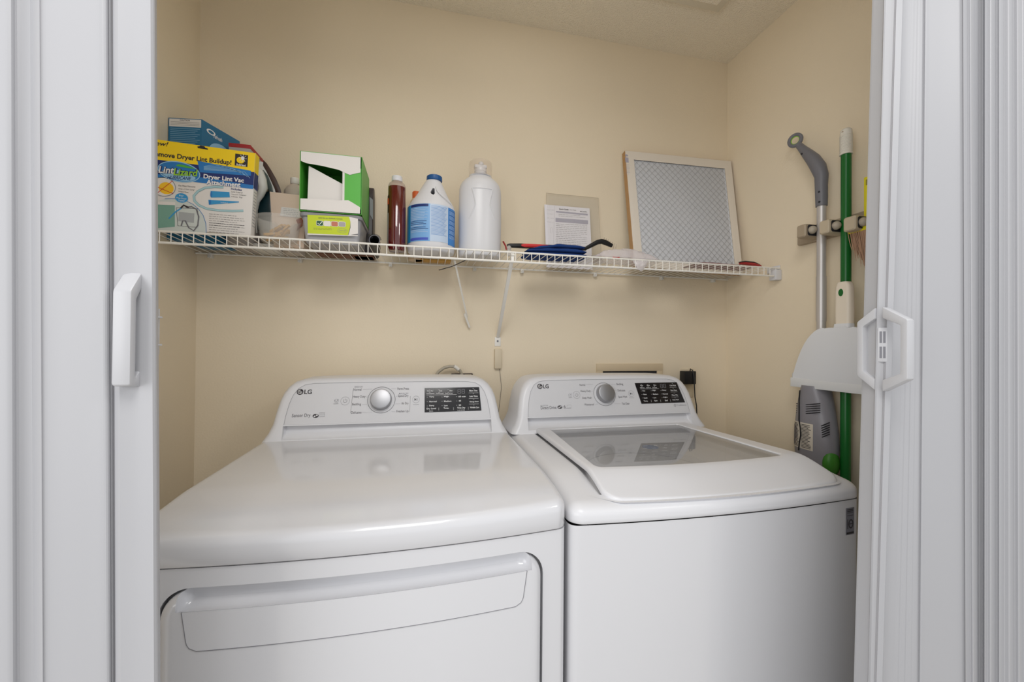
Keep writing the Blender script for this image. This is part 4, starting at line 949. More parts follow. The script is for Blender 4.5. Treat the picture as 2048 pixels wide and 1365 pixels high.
b_.tube(pts, .0014, PLAST, 8); b_.obj('grip_ridge', db_)
b_ = B(); b_.lathe([(R0*.50, zs(352)), (R0*.44, zs(350)), (R0*.30, zs(348)), (R0*.27, zs(342)), (R0*.29, zs(341)), (R0*.29, zs(336)), (R0*.25, zs(335)), (0, zs(335))], PLAST, (cx, cy, 0), 32)
b_.box((cx-R0*.30, cy-.012, zs(335)), (cx+R0*.30, cy+.012, zs(327)), PLAST, .005); b_.sphere((cx+.001, cy-.006, zs(326)), .009, PLAST); b_.obj('spout', db_)
b_ = B(); dm = mat('clear_dome', (222, 205, 188), .08, alpha=.22)
b_.lathe([(R0*.52, zs(350)), (R0*.54, zs(345)), (R0*.545, zs(328)), (R0*.52, zs(323.5)), (R0*.45, zs(321)), (R0*.30, zs(319.2)), (0, zs(318.6))], dm, (cx, cy, 0), 40); b_.obj('dome_cap', db_)

# grill/scraper tool
sc_ = root('scraper_tool', (1.02, -.12, TOP), 'red and black handled scraper lying behind the folded navy cloth', 'scraper')
RD = mat('red_rubber', (214, 52, 54), .45)
zz = TOP+.052
b_ = B(); Y = -.115
pa = [at(x, y, 'Y', Y) for x, y in ((1014, 491), (1020, 491.5), (1040, 492), (1070, 493.5), (1100, 494.5), (1150, 496), (1172, 498))]
b_.tube(pa, [.004, .0075, .0085, .0085, .0085, .008, .007], BLACKP, 12); b_.obj('handle', sc_)
b_ = B(); b_.tube([at(x, y, 'Y', Y-.0035) for x, y in ((1042, 491.5), (1050, 491.7), (1080, 492.8), (1099, 493.5))], [.005, .007, .007, .005], RD, 12); b_.obj('red_grip', sc_)
b_ = B(); b_.tube([at(x, y, 'Y', Y) for x, y in ((1170, 498), (1182, 491.5), (1194, 485), (1203, 483), (1212, 486), (1224, 492))], [.006, .0075, .0085, .0095, .0095, .007], BLACKP, 12); b_.obj('neck', sc_)
b_ = B(); 
for i in range(7):
    a = at(1206+i*4.0, 486+i*2.2, 'Y', Y); b_.tube([a, a+V((.005, 0, .020))], [.0024, .0009], mat('steel_tooth', (150, 140, 125), .35, .8), 6)
b_.obj('teeth', sc_)
b_ = B(); b_.tube([at(1006, 483, 'Y', Y), at(1011, 492, 'Y', Y), at(1013, 500, 'Y', Y)], .0028, mat('dark_red_plastic', (165, 44, 46), .4), 8); b_.obj('hook', sc_)
b_ = B(); b_.sphere(at(1018, 496, 'Y', -.20), .0075, mat('crumpled_clear', (200, 195, 190), .2, alpha=.6), 14); b_.box((at(1018, 496, 'Y', -.20).x-.006, -.206, TOP), (at(1018, 496, 'Y', -.20).x+.006, -.194, at(1018, 496, 'Y', -.20).z-.006), mat('crumpled_clear', (0, 0, 0)), .002)
tag(b_.obj('glass_stopper', origin=ground(at(1018, 496, 'Y', -.20).x, -.2)), 'small clear round stopper standing in front of the scraper handle', 'stopper')

# folded navy cloth
def cloth(name, x0, x1, y0, y1, h, m, seed, label, layers=3):
    rr = random.Random(seed); r = root(name, ((x0+x1)/2, (y0+y1)/2, TOP), label, 'cloth'); 
    from mathutils import noise
    for k in range(layers):
        z0 = TOP+h*k/layers+.0006; th = h/layers-.001; ins = .004*k
        def fn(u, v, z0=z0, th=th, ins=ins, k=k):
            a = 2*math.pi*u; cxx, cyy = (x0+x1)/2, (y0+y1)/2; hx, hy = (x1-x0)/2-ins, (y1-y0)/2-ins
            ca, sa = math.cos(a), math.sin(a); q = (abs(ca)**8+abs(sa)**8)**(-1/8); vv = math.pi*(v-.5)
            rr_ = math.cos(vv)**.35 if abs(math.cos(vv)) > 1e-6 else 0
            x = cxx+hx*ca*q*rr_; y = cyy+hy*sa*q*rr_; n_ = noise.noise(V((x*22+k*3, y*22, k*1.7+seed)))
            tap = 1-.45*max(0, (cxx-x)/hx)*(k/layers+.3)
            zz_ = z0+th*(.5+.5*math.sin(vv)); zz_ = TOP+.0006+(zz_-TOP)*tap
            return V((x, y+n_*.003, zz_+ (n_*.0045 if v > .5 else 0)*(1 if k else .3)))
        b = B(); b.grid(fn, 64, 12, m); b.obj('fold', r, angle=80)
    return r
NV = noise_mat('navy_terry', (30, 60, 118), .9, 900, .5)
ca = at(1052, 515, 'Y', -.22); cb = at(1174, 515, 'Y', -.22)
cloth('folded_cloth', ca.x-.002, cb.x+.004, -.235, -.140, .046, NV, 3, 'folded navy blue cloth lying on the shelf behind its front edge')

# clear plastic bags in a heap
def crumple(name, pts, h, m, seed, label, cat, amp=.006, nu=44, nv=26, lift=.001):
    """a sheet over a quad of plan points, lying in ridges"""
    from mathutils import noise
    A, Bq, C, D = [V(q) for q in pts]; rr = random.Random(seed)
    def fn(u, v):
        q = A.lerp(Bq, u).lerp(D.lerp(C, u), v); d = min(u, 1-u, v, 1-v); e = min(1, d*6)
        n1 = abs(noise.noise(V((q.x*30, q.y*46, seed)))); n2 = noise.noise(V((q.x*90, q.y*110, seed+5)))
        base = h*math.sin(math.pi*min(1, max(0, u)))**.6*(.4+.6*math.sin(math.pi*v)**.5)
        return V((q.x, q.y, q.z+lift+base*e+(n1*amp*1.6+n2*amp*.35+amp*.4)*(.35+.65*e)))
    b = B(); b.grid(fn, nu, nv, m); o = b.obj(name, origin=((A.x+C.x)/2, (A.y+C.y)/2, TOP), angle=180, fix=False, solid=.0004)
    return tag(o, label, cat)
PB = mat('clear_bag_film', (240, 234, 238), .12, alpha=.33, spec=1)
bgp = [(1.115, -.262, TOP), (1.372, -.262, TOP), (1.40, -.15, TOP), (1.17, -.15, TOP)]
crumple('plastic_bag', bgp, .034, PB, 11, 'crumpled clear plastic bag with red print lying before the air filter', 'plastic bag', .008)
b_ = B(); a = at(1232, 515, 'Y', -.255); b_.box((a.x-.012, -.2575, a.z-.002), (a.x+.012, -.2545, a.z+.002), RED, .001, None)
tag(b_.obj('red_clip', origin=tuple(a)), 'small red clip lying on the clear plastic bag', 'clip')
# loose corner of the bag drooping over the rail
b_ = B(); tri = [at(1262, 517, 'Y', -.262), at(1300, 519, 'Y', -.266), at(1284, 544, 'Y', -.272), at(1276, 540, 'Y', -.270)]
b_.add([tri[0], tri[1], tri[2], tri[3], tri[0].lerp(tri[2], .5)+V((0, -.004, 0))], [[0, 1, 4], [1, 2, 4], [2, 3, 4], [3, 0, 4]], PB, False); bagc = bpy.data.objects['plastic_bag']; 
o = b_.obj('bag_corner', bagc, fix=False, solid=.0004)
# long sealed packet with a red-handled tool on the right
p0 = at(1376, 522, 'Y', -.225)
crumple('tool_packet', [(1.50, -.245, TOP), (1.76, -.245, TOP), (1.77, -.165, TOP), (1.52, -.165, TOP)], .010, mat('mauve_film', (150, 105, 115), .18, alpha=.7), 5, 'flat clear mauve packet at the right end of the shelf', 'packet', .004, lift=.0006)
kn = root('red_handled_knife', (1.80, -.20, TOP), 'red and black handled tool lying beside the flat packet', 'hand tool')
b_ = B(); b_.tube([(1.745, -.190, TOP+.024), (1.765, -.192, TOP+.025), (1.80, -.197, TOP+.022), (1.825, -.200, TOP+.016), (1.832, -.201, TOP+.013)], [.005, .008, .0095, .0085, .004], mat('dark_red_plastic', (0, 0, 0)), 14, flat=.7); b_.obj('handle', kn)
b_ = B(); b_.tube([(1.742, -.190, TOP+.029), (1.765, -.192, TOP+.0315), (1.80, -.197, TOP+.0295), (1.824, -.200, TOP+.0225)], [.003, .006, .006, .003], BLACKP, 12, flat=.6); b_.obj('grip', kn)
b_ = B(); b_.box((1.60, -.192, TOP+.0180), (1.748, -.180, TOP+.0198), CHROME, .0004); b_.obj('blade', kn)

# instruction sheet in a clear sleeve leaning on the wall
sh = root('clear_sleeve', (1.14, -.03, TOP), 'clear acrylic sign sleeve leaning against the wall behind the scraper', 'sleeve')
s0 = at(1091, 387, 'Y', -.006); s1 = at(1197, 397, 'Y', -.006)
zt = (s0.z+s1.z)/2; nrm = V((0, zt-TOP, 0)); 
def lean(x, z, off=0): t = (z-TOP)/(zt-TOP); return V((x, -.045+t*.039-off, z))
b_ = B(); ac = mat('acrylic', (240, 232, 216), .05, alpha=.06, spec=.8)
x0, x1 = s0.x+.002, s1.x-.002
for off in (0, .004): b_.loft([[lean(x0, TOP, off), lean(x1, TOP, off), lean(x1, zt, off), lean(x0, zt, off)], [lean(x0, TOP, off+.0012), lean(x1, TOP, off+.0012), lean(x1, zt, off+.0012), lean(x0, zt, off+.0012)]], ac, smooth=False)
b_.obj('sleeve_panels', sh)
b_ = B(); ed = mat('acrylic_edge', (214, 200, 176), .2, alpha=.7)
b_.tube([lean(x0, zt, .002), lean(x1, zt, .002)], .0012, ed, 6); b_.tube([lean(x0, TOP, .002), lean(x0, zt, .002)], .0007, ed, 6); b_.tube([lean(x1, TOP, .002), lean(x1, zt, .002)], .0007, ed, 6); b_.obj('edge', sh)
ins = root('instruction_sheet', (1.13, -.04, TOP), 'white printed instruction sheet inside the clear sleeve on the shelf', 'paper sheet')
pq = Plane(lean(1.03, TOP, .0026), (1, 0, 0), V((0, .039, zt-TOP)))
b_ = B(); PAP = mat('paper', (232, 230, 236), .7)
q0 = pq.px(1088.5, 408.5); q1 = pq.px(1179, 418)
b_.prism([(q0[0], .001), (q1[0], .001), (q1[0], (q0[1]+q1[1])/2), (q0[0], (q0[1]+q1[1])/2)], PAP, pq.M(0), .0006); b_.obj('paper', ins)
pr = Plane(pq.o+pq.n*.0008, pq.u, pq.v); pr.text('Quick Guide', 1118, 418.6, 1137, 3.8, INK2, .02, slope=1.2); pr.text('User Steps', 1139, 420, 1152, 2.4, INK, .0); pr.text('MODEL', 1160, 423, 1174, 2.4, INK, .01)
LG2 = mat('violet_grey_print', (172, 170, 186), .6)
pr.poly([(1112, 422), (1175.5, 428), (1175.5, 431.5), (1112, 425)], LG2); pr.poly([(1111, 436), (1176, 441), (1176, 449), (1111, 444)], LG2)
pr.greek(1117, 429, 1172, 2, 3.2, INK, .0009, .07); pr.greek(1112, 448, 1174, 12, 3.6, INK, .0009, .05, seed=5); pr.greek(1094, 420, 1108, 4, 8, INKL, .0005, .06, seed=6)
pr.line([(1109, 412), (1107, 490)], .0005, INKL); pr.line([(1101, 456), (1101, 466), (1105, 466), (1105, 456), (1101, 456)], .0005, INKL)
pr.b.obj('printing', ins, fix=False)

# pleated air filter leaning in the corner
fl_ = root('air_filter', (1.59, -.10, TOP), 'pleated furnace air filter in white card frame leaning in the right corner', 'air filter')
BL, BR = V((1.337, -.146, TOP+.0005)), V((1.822, -.122, TOP+.0005)); TL = V((1.358, -.030, at(1246, 301, 'Y', -.030).z)); TR = V((1.8455, -.030, at(1463, 323, 'Y', -.03).z))
u_ = (BR-BL).normalized(); 
def fq(s, t, off=0):
    P = BL.lerp(BR, s).lerp(TL.lerp(TR, s), t); n = (BR-BL).cross(TL-BL).normalized(); return P-(-n)*off
FC = mat('white_frame_card', (226, 218, 206), .6); FB = mat('kraft_edge', (178, 140, 96), .7)
b_ = B(); n0 = (BR-BL).cross(TL-BL).normalized()
if n0.y > 0: n0 = -n0
def quadbox(s0, t0, s1, t1, o0, o1, m): 
    C = [BL.lerp(BR, s).lerp(TL.lerp(TR, s), t) for s, t in ((s0, t0), (s1, t0), (s1, t1), (s0, t1))]
    b_.loft([[c+n0*o0 for c in C], [c+n0*o1 for c in C]], m, smooth=False)
for q in ((0, 0, .072, 1), (.93, 0, 1, 1), (.072, 0, .93, .062), (.072, .925, .93, 1)): quadbox(*q, -.001, .0005, FC)
for q in ((-.001, 0, .004, 1.001), (.996, 0, 1.001, 1.001), (0, .997, 1, 1.002), (0, 0, 1, .003)): quadbox(*q, -.022, -.0002, FB)
for q in ((0, 0, .07, 1), (.93, 0, 1, 1), (.07, 0, .93, .06), (.07, .93, .93, 1)): quadbox(*q, -.022, -.021, FC)
b_.obj('card_frame', fl_)
b_ = B(); MED = mat('pleated_media', (226, 227, 230), .9)
N = 64; vs = []; fs = []
for i in range(2*N+1):
    s = .07+.862*i/(2*N); o = -.003-(.006 if i % 2 else 0)
    for t in (.055, .93): vs.append(BL.lerp(BR, s).lerp(TL.lerp(TR, s), t)+n0*o)
for i in range(2*N): fs.append([2*i, 2*i+2, 2*i+3, 2*i+1])
b_.add(vs, fs, MED, False); b_.obj('pleats', fl_, fix=False, angle=180)
b_ = B(); GW = mat('mesh_wire', (158, 158, 160), .5, .2); nd = 16
def clipline(c, sgn):
    pts = []
    for i in range(33):
        s = i/32; t = (c+sgn*s); 
        if 0 <= t <= 1: pts.append((s, t))
    return pts
for k in range(-nd, nd*2+1):
    for sgn in (1, -1):
        c = k/nd if sgn == 1 else k/nd
        s0_, s1_ = max(0, (0-c)/sgn if sgn == 1 else (c-1)), min(1, (1-c) if sgn == 1 else c)
        if s1_-s0_ < .01: continue
        pts = [(.07+.86*s, .06+.87*(c+sgn*s)) for s in (s0_, s1_)]
        P = [BL.lerp(BR, s).lerp(TL.lerp(TR, s), t)+n0*-.0008 for s, t in pts]; b_.tube(P, .00045, GW, 5)
b_.obj('wire_mesh', fl_)
pf = Plane(BL+n0*.0008, BR-BL, (TL-BL)-(BR-BL).normalized()*((TL-BL).dot((BR-BL).normalized())))
pf.ell((1253, 311), 3, 2, LG2); pf.poly([(1250, 315), (1258, 316), (1259, 326), (1251, 325)], LG2); pf.greek(1251.5, 330, 1260, 8, 2.6, LG2, .001, 0)
pf.greek(1320, 312.5, 1398, 3, 3.2, mat('tan_print', (190, 176, 155), .6), .0012, .13); pf.greek(1462, 334, 1466, 6, 2.5, INKL, .001, 0)
pf.b.obj('frame_print', fl_, fix=False)

# black cable tie poking out under the shelf
b_ = B(); q0 = at(878, 540.5, 'Y', -.225); q1 = at(934, 527, 'Y', -.16); b_.tube([q0, at(905, 533, 'Y', -.19), V((q1.x, q1.y, ZS-.008))], .0014, BLACKP, 6)
tag(b_.obj('black_rod', origin=tuple(q0)), 'thin black rod poking out beneath the shelf under the bleach jug', 'rod')
# flat things lying under the cartons, seen through the wires
def flat(name, x0, x1, y0, y1, h, m, label, cat):
    b = B(); b.box((x0, y0, TOP), (x1, y1, TOP+h), m, .0008); tag(b.obj(name, origin=((x0+x1)/2, (y0+y1)/2, TOP)), label, cat)
flat('flat_booklet', .245, .425, -.078, -.02, .006, mat('brown_cover', (120, 80, 62), .6), 'brown covered booklet lying flat on the wires behind the grey tub', 'booklet')
flat('yellow_pad', .56, .68, -.068, -.020, .008, mat('amber_card', (196, 150, 70), .6), 'amber card pad lying flat on the wires behind the bleach jug', 'pad')

# ------------------------------------------------------------------ on the back wall
# outlet with the dryer cord
ot = root('dryer_outlet', (.728, -.0, 1.10), 'dark power outlet on the wall just above the dryer backguard', 'outlet')
b_ = B(); a, c = at(902.5, 747.5, 'Y', -.006), at(945, 775, 'Y', -.006)
BR = mat('dark_brown_plastic', (58, 44, 36), .4)
b_.box((a.x, -.012, c.z-.03), (c.x, 0, a.z), BR, .002); b_.obj('cover', ot)
b_ = B()
for x0, x1 in ((905, 915), (929, 943)): q0, q1 = at(x0, 749.3, 'Y', -.0125), at(x1, 751, 'Y', -.0125); b_.box((q0.x, -.0135, q1.z), (q1.x, -.0115, q0.z), mat('cream_screw', (220, 205, 175), .4)); b_.obj('latch', ot); b_ = B()
cdm = mat('grey_beige_cord', (176, 168, 152), .5)
b_ = B(); pth = [at(x, y, 'Y', Y) for x, y, Y in ((860, 772, -.03), (868, 757, -.03), (877, 744, -.03), (888, 736, -.03), (900, 733, -.03), (908, 733.5, -.03))]+[at(x, y, 'Y', Y) for x, y, Y in ((914, 736, -.028), (920, 742, -.024), (924, 750, -.02), (926, 760, -.02), (926, 775, -.02))]
b_.tube(pth, .0055, cdm, 12); pw = b_.obj('power_cord', dryer, label='thick grey-beige power cord')
b_ = B(); b_.tube([at(908, 733, 'Y', -.031), at(913, 736, 'Y', -.029), at(917, 740, 'Y', -.027)], .0068, WIRE, 12); b_.obj('white_sleeve', pw)
# small sensor box on the wall
s0, s1 = at(989, 698.5, 'Y', -.006), at(1003, 737.5, 'Y', -.006)
sn = root('wall_sensor', ((s0.x+s1.x)/2, 0, s1.z), 'small cream sensor box on the wall below the shelf brace', 'sensor')
CRM = mat('cream_plastic', (216, 202, 176), .45)
b_ = B(); b_.box((s0.x, -.014, s1.z), (s1.x-.001, 0, s0.z), CRM, .002); b_.obj('housing', sn)
b_ = B(); b_.tube([at(999, 738, 'Y', -.006), at(1001, 755, 'Y', -.005), at(1003, 775, 'Y', -.006), at(1000, 800, 'Y', -.006), at(997, 825, 'Y', -.008)], .0007, INK, 6); b_.obj('thin_wire', sn)
# recessed supply box behind the washer
w0, w1 = at(1193.5, 728, 'Y', -.006), at(1325.5, 730.5, 'Y', -.006)
sb = root('washer_supply_box', ((w0.x+w1.x)/2, 0, 1.0), 'cream recessed water supply box on the wall behind the washer', 'supply box')
b_ = B(); zt = w0.z; BT = mat('cream_box', (214, 196, 166), .5)
b_.box((w0.x, -.008, zt-.030), (w1.x, 0, zt), BT, .002).box((w0.x, -.008, zt-.20), (w0.x+.026, 0, zt-.028), BT, .002).box((w1.x-.026, -.008, zt-.20), (w1.x, 0, zt-.028), BT, .002).box((w0.x, -.008, zt-.22), (w1.x, 0, zt-.198), BT, .002)
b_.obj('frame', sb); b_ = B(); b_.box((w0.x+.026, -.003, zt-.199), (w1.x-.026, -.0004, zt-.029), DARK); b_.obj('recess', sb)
# outlet with black adapter
q0, q1 = at(1370, 742, 'Y', -.006), at(1393, 790, 'Y', -.006)
wo = root('wall_outlet', (q0.x+.02, 0, 1.02), 'cream wall outlet plate beside the washer backguard', 'outlet')
b_ = B(); b_.box((at(1360, 745, 'Y', 0).x, -.005, 1.02), (at(1386, 745, 'Y', 0).x, 0, 1.137), CRM, .002); b_.obj('plate', wo)
b_ = B(); 
for z in (1.056, 1.10): b_.box((at(1364, 745, 'Y', 0).x, -.0062, z-.012), (at(1382, 745, 'Y', 0).x, -.0045, z+.012), CRM, .001)
b_.obj('socket', wo)
ad = root('power_adapter', (q0.x+.01, -.03, 1.07), 'black plug-in adapter with a thin black lead in the outlet by the washer', 'adapter')
a0, a1 = at(1369.5, 743, 'Y', -.04), at(1392, 769, 'Y', -.04)
b_ = B(); b_.box((a0.x, -.042, a1.z), (a1.x, -.0065, a0.z), BLACKP, .003); b_.obj('body', ad)
b_ = B(); b_.tube([at(1380, 744, 'Y', -.03), at(1381, 738, 'Y', -.032), at(1385, 741, 'Y', -.04), at(1388, 755, 'Y', -.046), at(1389, 775, 'Y', -.045), at(1390, 795, 'Y', -.045), at(1393, 812, 'Y', -.045), at(1394, 840, 'Y', -.04)], .0022, BLACKP, 8); b_.obj('lead', ad)

# ------------------------------------------------------------------ right wall: tool rail
XW = XR
tr = root('tool_holder', (XW, -.49, 1.60), 'beige wall rail of gripping blocks with roller balls holding broom handles', 'tool holder')
TB = mat('taupe_plastic', (168, 152, 130), .5); TBL = mat('light_taupe', (196, 182, 158), .5); BALL = mat('grey_ball', (176, 166, 150), .45)
b_ = B(); b_.box((XW-.018, -.68, 1.580), (XW-.0003, -.345, 1.632), TB, .004); b_.obj('rail', tr)
blocks = ((1592, 1611, 465, 1636), (1637, 1658, 457, 1684), (1685, 1711, 451, 1734), (1760, 1790, 446, 1815))
XB = 1.762
for i, (l, r, yc, rr_) in enumerate(blocks):
    y1 = at(l, yc, 'X', XB).y; y0 = at(r, yc, 'X', XB).y; zc = at(l, yc+3, 'X', XB).z+.004
    b_ = B(); 
    secs = []
    for x, g in ((XW-.016, .003), (XW-.03, 0), (XB+.012, 0), (XB+.003, .001), (XB, .004)):
        secs.append([V((x, y, z)) for y, z in rrect(y0+g, zc-.021+g, y1-g, zc+.021-g, .006)])
    b_.loft(secs, TBL if i else TB); bo = b_.obj('grip_block', tr)
    b_ = B(); M = Matrix(((1, 0, 0, 0), (0, 0, -1, y0), (0, 1, 0, 0), (0, 0, 0, 1)))
    b_.prism(rrect(XB+.008, zc-.017, XB+.060, zc+.017, .007), DARK, M, .0012, 0); b_.obj('cavity', bo)
    b_ = B(); b_.sphere((XB+.021, y0-.005, zc), .0125, BALL, 24); b_.obj('roller_ball', bo)

# mop with a curved grey grip
XP = 1.806
mp = root('mop', (XP, at(1642, 600, 'X', XP).y, 0), 'silver mop pole with a curved grey grip and ring, first in the rail', 'mop')
yy = at(1643, 430, 'X', XP).y; AL = mat('satin_aluminium', (206, 202, 200), .42, .5)
b_ = B(); b_.tube([(XP, yy, .03), (XP, yy, at(1643, 412, 'X', XP).z)], .0125, AL, 20); b_.tube([(XP, yy, 1.315), (XP, yy, 1.455)], .0137, AL, 20); b_.obj('pole', mp)
b_ = B(); Q = lambda x, y: at(x, y, 'X', XP)
b_.tube([V((XP, yy, Q(1643, 413).z)), V((XP, yy, Q(1643, 395).z)), V((XP, yy+.001, Q(1644, 372).z)), Q(1643, 352), Q(1637, 335), Q(1627, 320), Q(1617, 310), Q(1609, 302), Q(1604, 297), Q(1598, 291)], [.0155, .0165, .0168, .0185, .021, .0195, .0165, .0135, .0115, .010], GREYP, 20); b_.obj('grip', mp)
rc = Q(1590.5, 281)
b_ = B(); RH = V((.38, -.925, 0)); b_.tube([rc+RH*(.0178*math.cos(a))+V((0, 0, .0185*math.sin(a))) for a in [i*math.pi/18 for i in range(36)]], .0058, GREYP, 10, closed=True); b_.obj('hanging_ring', mp)
b_ = B(); b_.tube([rc+RH*(.0130*math.cos(a))+V((0, 0, .0135*math.sin(a))) for a in [i*math.pi/18 for i in range(36)]], .0022, mat('lime_insert', (140, 200, 60), .4), 8, closed=True)
b_.obj('ring_insert', mp, label='lime green ring lining')
for x, y, o in ((1603.5, 308, .0145), (1638, 384, .0165), (1638.5, 404, .016)):
    q = at(x, y, 'X', XP-.0155); b_ = B(); b_.sphere(q, .003, DARK, 10); b_.obj('screw_hole', mp)
b_ = B(); b_.box((XP-.05, yy-.03, .0), (XP+.04, yy+.03, .03), GREYP, .008); b_.obj('mop_head', mp)
# green broom
gy = at(1692, 500, 'X', XP).y; GRP = mat('dark_green_enamel', (22, 104, 42), .3)
gz = lambda y: at(1692, y, 'X', XP).z
gbm = root('green_broom', (XP, gy, 0), 'green broom pole with a white ribbed top, second in the rail', 'broom')
b_ = B(); b_.tube([(XP, gy, .10), (XP, gy, gz(305))], .0128, GRP, 20); b_.obj('pole', gbm)
b_ = B(); zt_, zb_ = gz(257), gz(310); prof = [(.0, zb_), (.0160, zb_)]
for i in range(16): z = zb_+.004+(zt_-zb_-.024)*i/16; prof += [(.0158, z), (.0148, z+.002)]
prof += [(.0150, zt_-.016), (.0135, zt_-.006), (.008, zt_-.001), (0, zt_)]
b_.lathe(prof, mat('ribbed_white', (226, 222, 212), .5), (XP, gy, 0), 28); g_ = b_.obj('end_grip', gbm)
b_ = B(); b_.sphere((XP-.0120, gy, zt_-.014), .0055, TB, 14, (.5, 1, 1)); b_.obj('hang_hole', g_)
b_ = B(); L = [[V((x, y, z)) for x, y in rrect(XP-.02-g*8, gy-.03-g, XP+.02+g*.3, gy+.03+g, .01)] for z, g in ((.11, 0), (.09, 0), (.0, .01))]
b_.loft(L, GRP); b_.obj('broom_head', gbm)
# yellow-handled brush with straw bristles
yh = at(1740, 400, 'X', XP).y; Z = lambda y: at(1740, y, 'X', XP).z
yb = root('straw_brush', (XP, yh, Z(550)), 'yellow-handled straw brush half hidden behind the right folding door', 'brush')
YP = mat('yellow_plastic', (226, 214, 30), .4)
b_ = B(); l_, r_2 = at(1730, 400, 'X', XP).y, at(1756, 400, 'X', XP).y
M = Matrix(((0, 0, 1, XP-.006), (-1, 0, 0, 0), (0, -1, 0, 0), (0, 0, 0, 1)))
b_.box((XP-.006, r_2, Z(440)), (XP+.006, l_, Z(352)), YP, .003); b_.box((XP-.007, r_2+.006, Z(370)), (XP+.007, l_-.006, Z(358)), mat('olive_plastic', (150, 140, 40), .6), .002); b_.obj('handle', yb)  # yellow handle with a darker olive band near its top
b_ = B(); b_.box((XP-.02, yh-.045, Z(462)), (XP+.02, yh+.048, Z(440)), YP, .006); b_.obj('block', yb)
b_ = B(); rr = random.Random(9); ST = mat('straw_brown', (182, 146, 120), .8)
for i in range(620):
    t = rr.random(); a = V((XP+rr.uniform(-.018, .018), yh+.046-.085*t, Z(460)+rr.uniform(0, .006)))
    sp = -.020; e = a+V((rr.uniform(-.012, .012)-.004, sp+rr.uniform(-.006, .006), -(.045+.125*min(1, t*1.3)+rr.uniform(0, .014))))
    b_.tube([a, a.lerp(e, .5)+V((-.003, sp*.06, .0)), e], [.0011, .001, .0005], ST, 4)
o = b_.obj('bristles', yb); o['kind'] = 'stuff'

# dustpan clipped to the green pole
XD = 1.772
dp = root('dustpan', (XD, gy, at(1690, 775, 'X', XD).z), 'white dustpan with a cream handle hung open side down on the green pole', 'dustpan')
Q = lambda x, y: at(x, y, 'X', XD); cyd = Q(1692, 700).y; zbot = Q(1640, 777).z-.002; zlip = Q(1640, 760).z; ztop = Q(1692, 655).z
half = [(0, ztop), (.018, ztop), (.026, ztop-.0015), (.034, ztop+.0005), (.043, ztop-.003), (.052, ztop-.009), (.062, ztop-.019), (.072, ztop-.031), (.083, ztop-.048), (.093, ztop-.067), (.103, ztop-.090), (.112, ztop-.115), (.119, ztop-.140), (.124, zlip+.012), (.1245, zlip), (.1245, zbot)]
yl = Q(1587, 760).y-cyd; sc = yl/.1245
o_ = [(cyd+a*sc, z) for a, z in half]+[(cyd-a*sc, z) for a, z in reversed(half[1:])]
def dome(y, z): 
    t = (z-zbot)/(ztop-zbot); u = (y-cyd)/yl
    return .030*math.sin(math.pi*min(1, max(0, t))**.8)*0+.026*max(0, t)**.8*max(0, 1-abs(u)**3)
WP = mat('dustpan_white', (232, 234, 238), .22)
b_ = B(); C_ = V((0, cyd, zlip+.03)); L = []
for k in (1, .985, .95, .88, .78, .65, .5, .35, .2, .08):
    ring = []
    for y, z in o_:
        yy_, zz_ = C_.y+(y-C_.y)*k, C_.z+(z-C_.z)*k; ring.append(V((XD-(dome(yy_, zz_) if k < .999 else 0)-(.008 if k < .99 else 0), yy_, zz_)))
    L.append(ring)
L = [[V((XD+.045*max(0, min(1, (p.z-zbot)/(ztop-zbot)))**.7+.002, p.y, p.z)) for p in L[0]]]+L
b_.loft(L, WP, False, True); b_.obj('pan', dp, angle=70, solid=.0012)
b_ = B(); b_.box((XD-.013, cyd-yl, zbot-.001), (XD-.009, cyd+yl, zlip), mat('dustpan_lip', (226, 228, 230), .35), .0012); b_.obj('rubber_lip', dp)
zh0, zh1 = Q(1692, 652).z, Q(1692, 564).z; XH = XD-.006
CH = mat('cream_handle', (240, 229, 212), .4)
b_ = B(); L = []
for z, hw in ((zh0-.012, .0185), (zh0+.01, .0215), (zh0+.045, .0222), (zh0+.09, .0215), (zh1-.018, .021), (zh1-.006, .018), (zh1-.001, .012)):
    L.append([V((x, y, z)) for x, y in rrect(XH-.012, cyd-hw, XH+.014, cyd+hw, min(.010, hw*.6))])
b_.loft(L, CH); b_.obj('handle', dp)
b_ = B(); b_.lathe([(0, .0012), (.0075, .0008), (.008, 0)], GRP, M=Matrix.Translation((XH-.0123, cyd+.001, Q(1692, 586).z)) @ Matrix.Rotation(-math.pi/2, 4, 'Y') @ Matrix.Diagonal((1.35, .85, 1, 1)), seg=24)
b_.obj('oval_badge', dp, label='dark green oval badge on the handle')
b_ = B()
L = []
for z, hw, dx in ((zh0+.006, .0225, 0), (zh0-.010, .024, -.002), (zh0-.03, .030, -.004), (zh0-.05, .026, .0), (zh0-.062, .012, .008)):
    L.append([V((x, y, z)) for x, y in rrect(XH-.014+dx*1.0, cyd-hw, XH+.012, cyd+hw, .008)])
b_.loft(L, WP); b_.obj('socket', dp)
pd = Plane((XD-.0385, cyd, zlip+.02), (0, -1, 0), (0, 0, 1))
tx_ = Plane((XD-.034, cyd, zlip), (0, -1, 0), (.10, 0, 1)); 
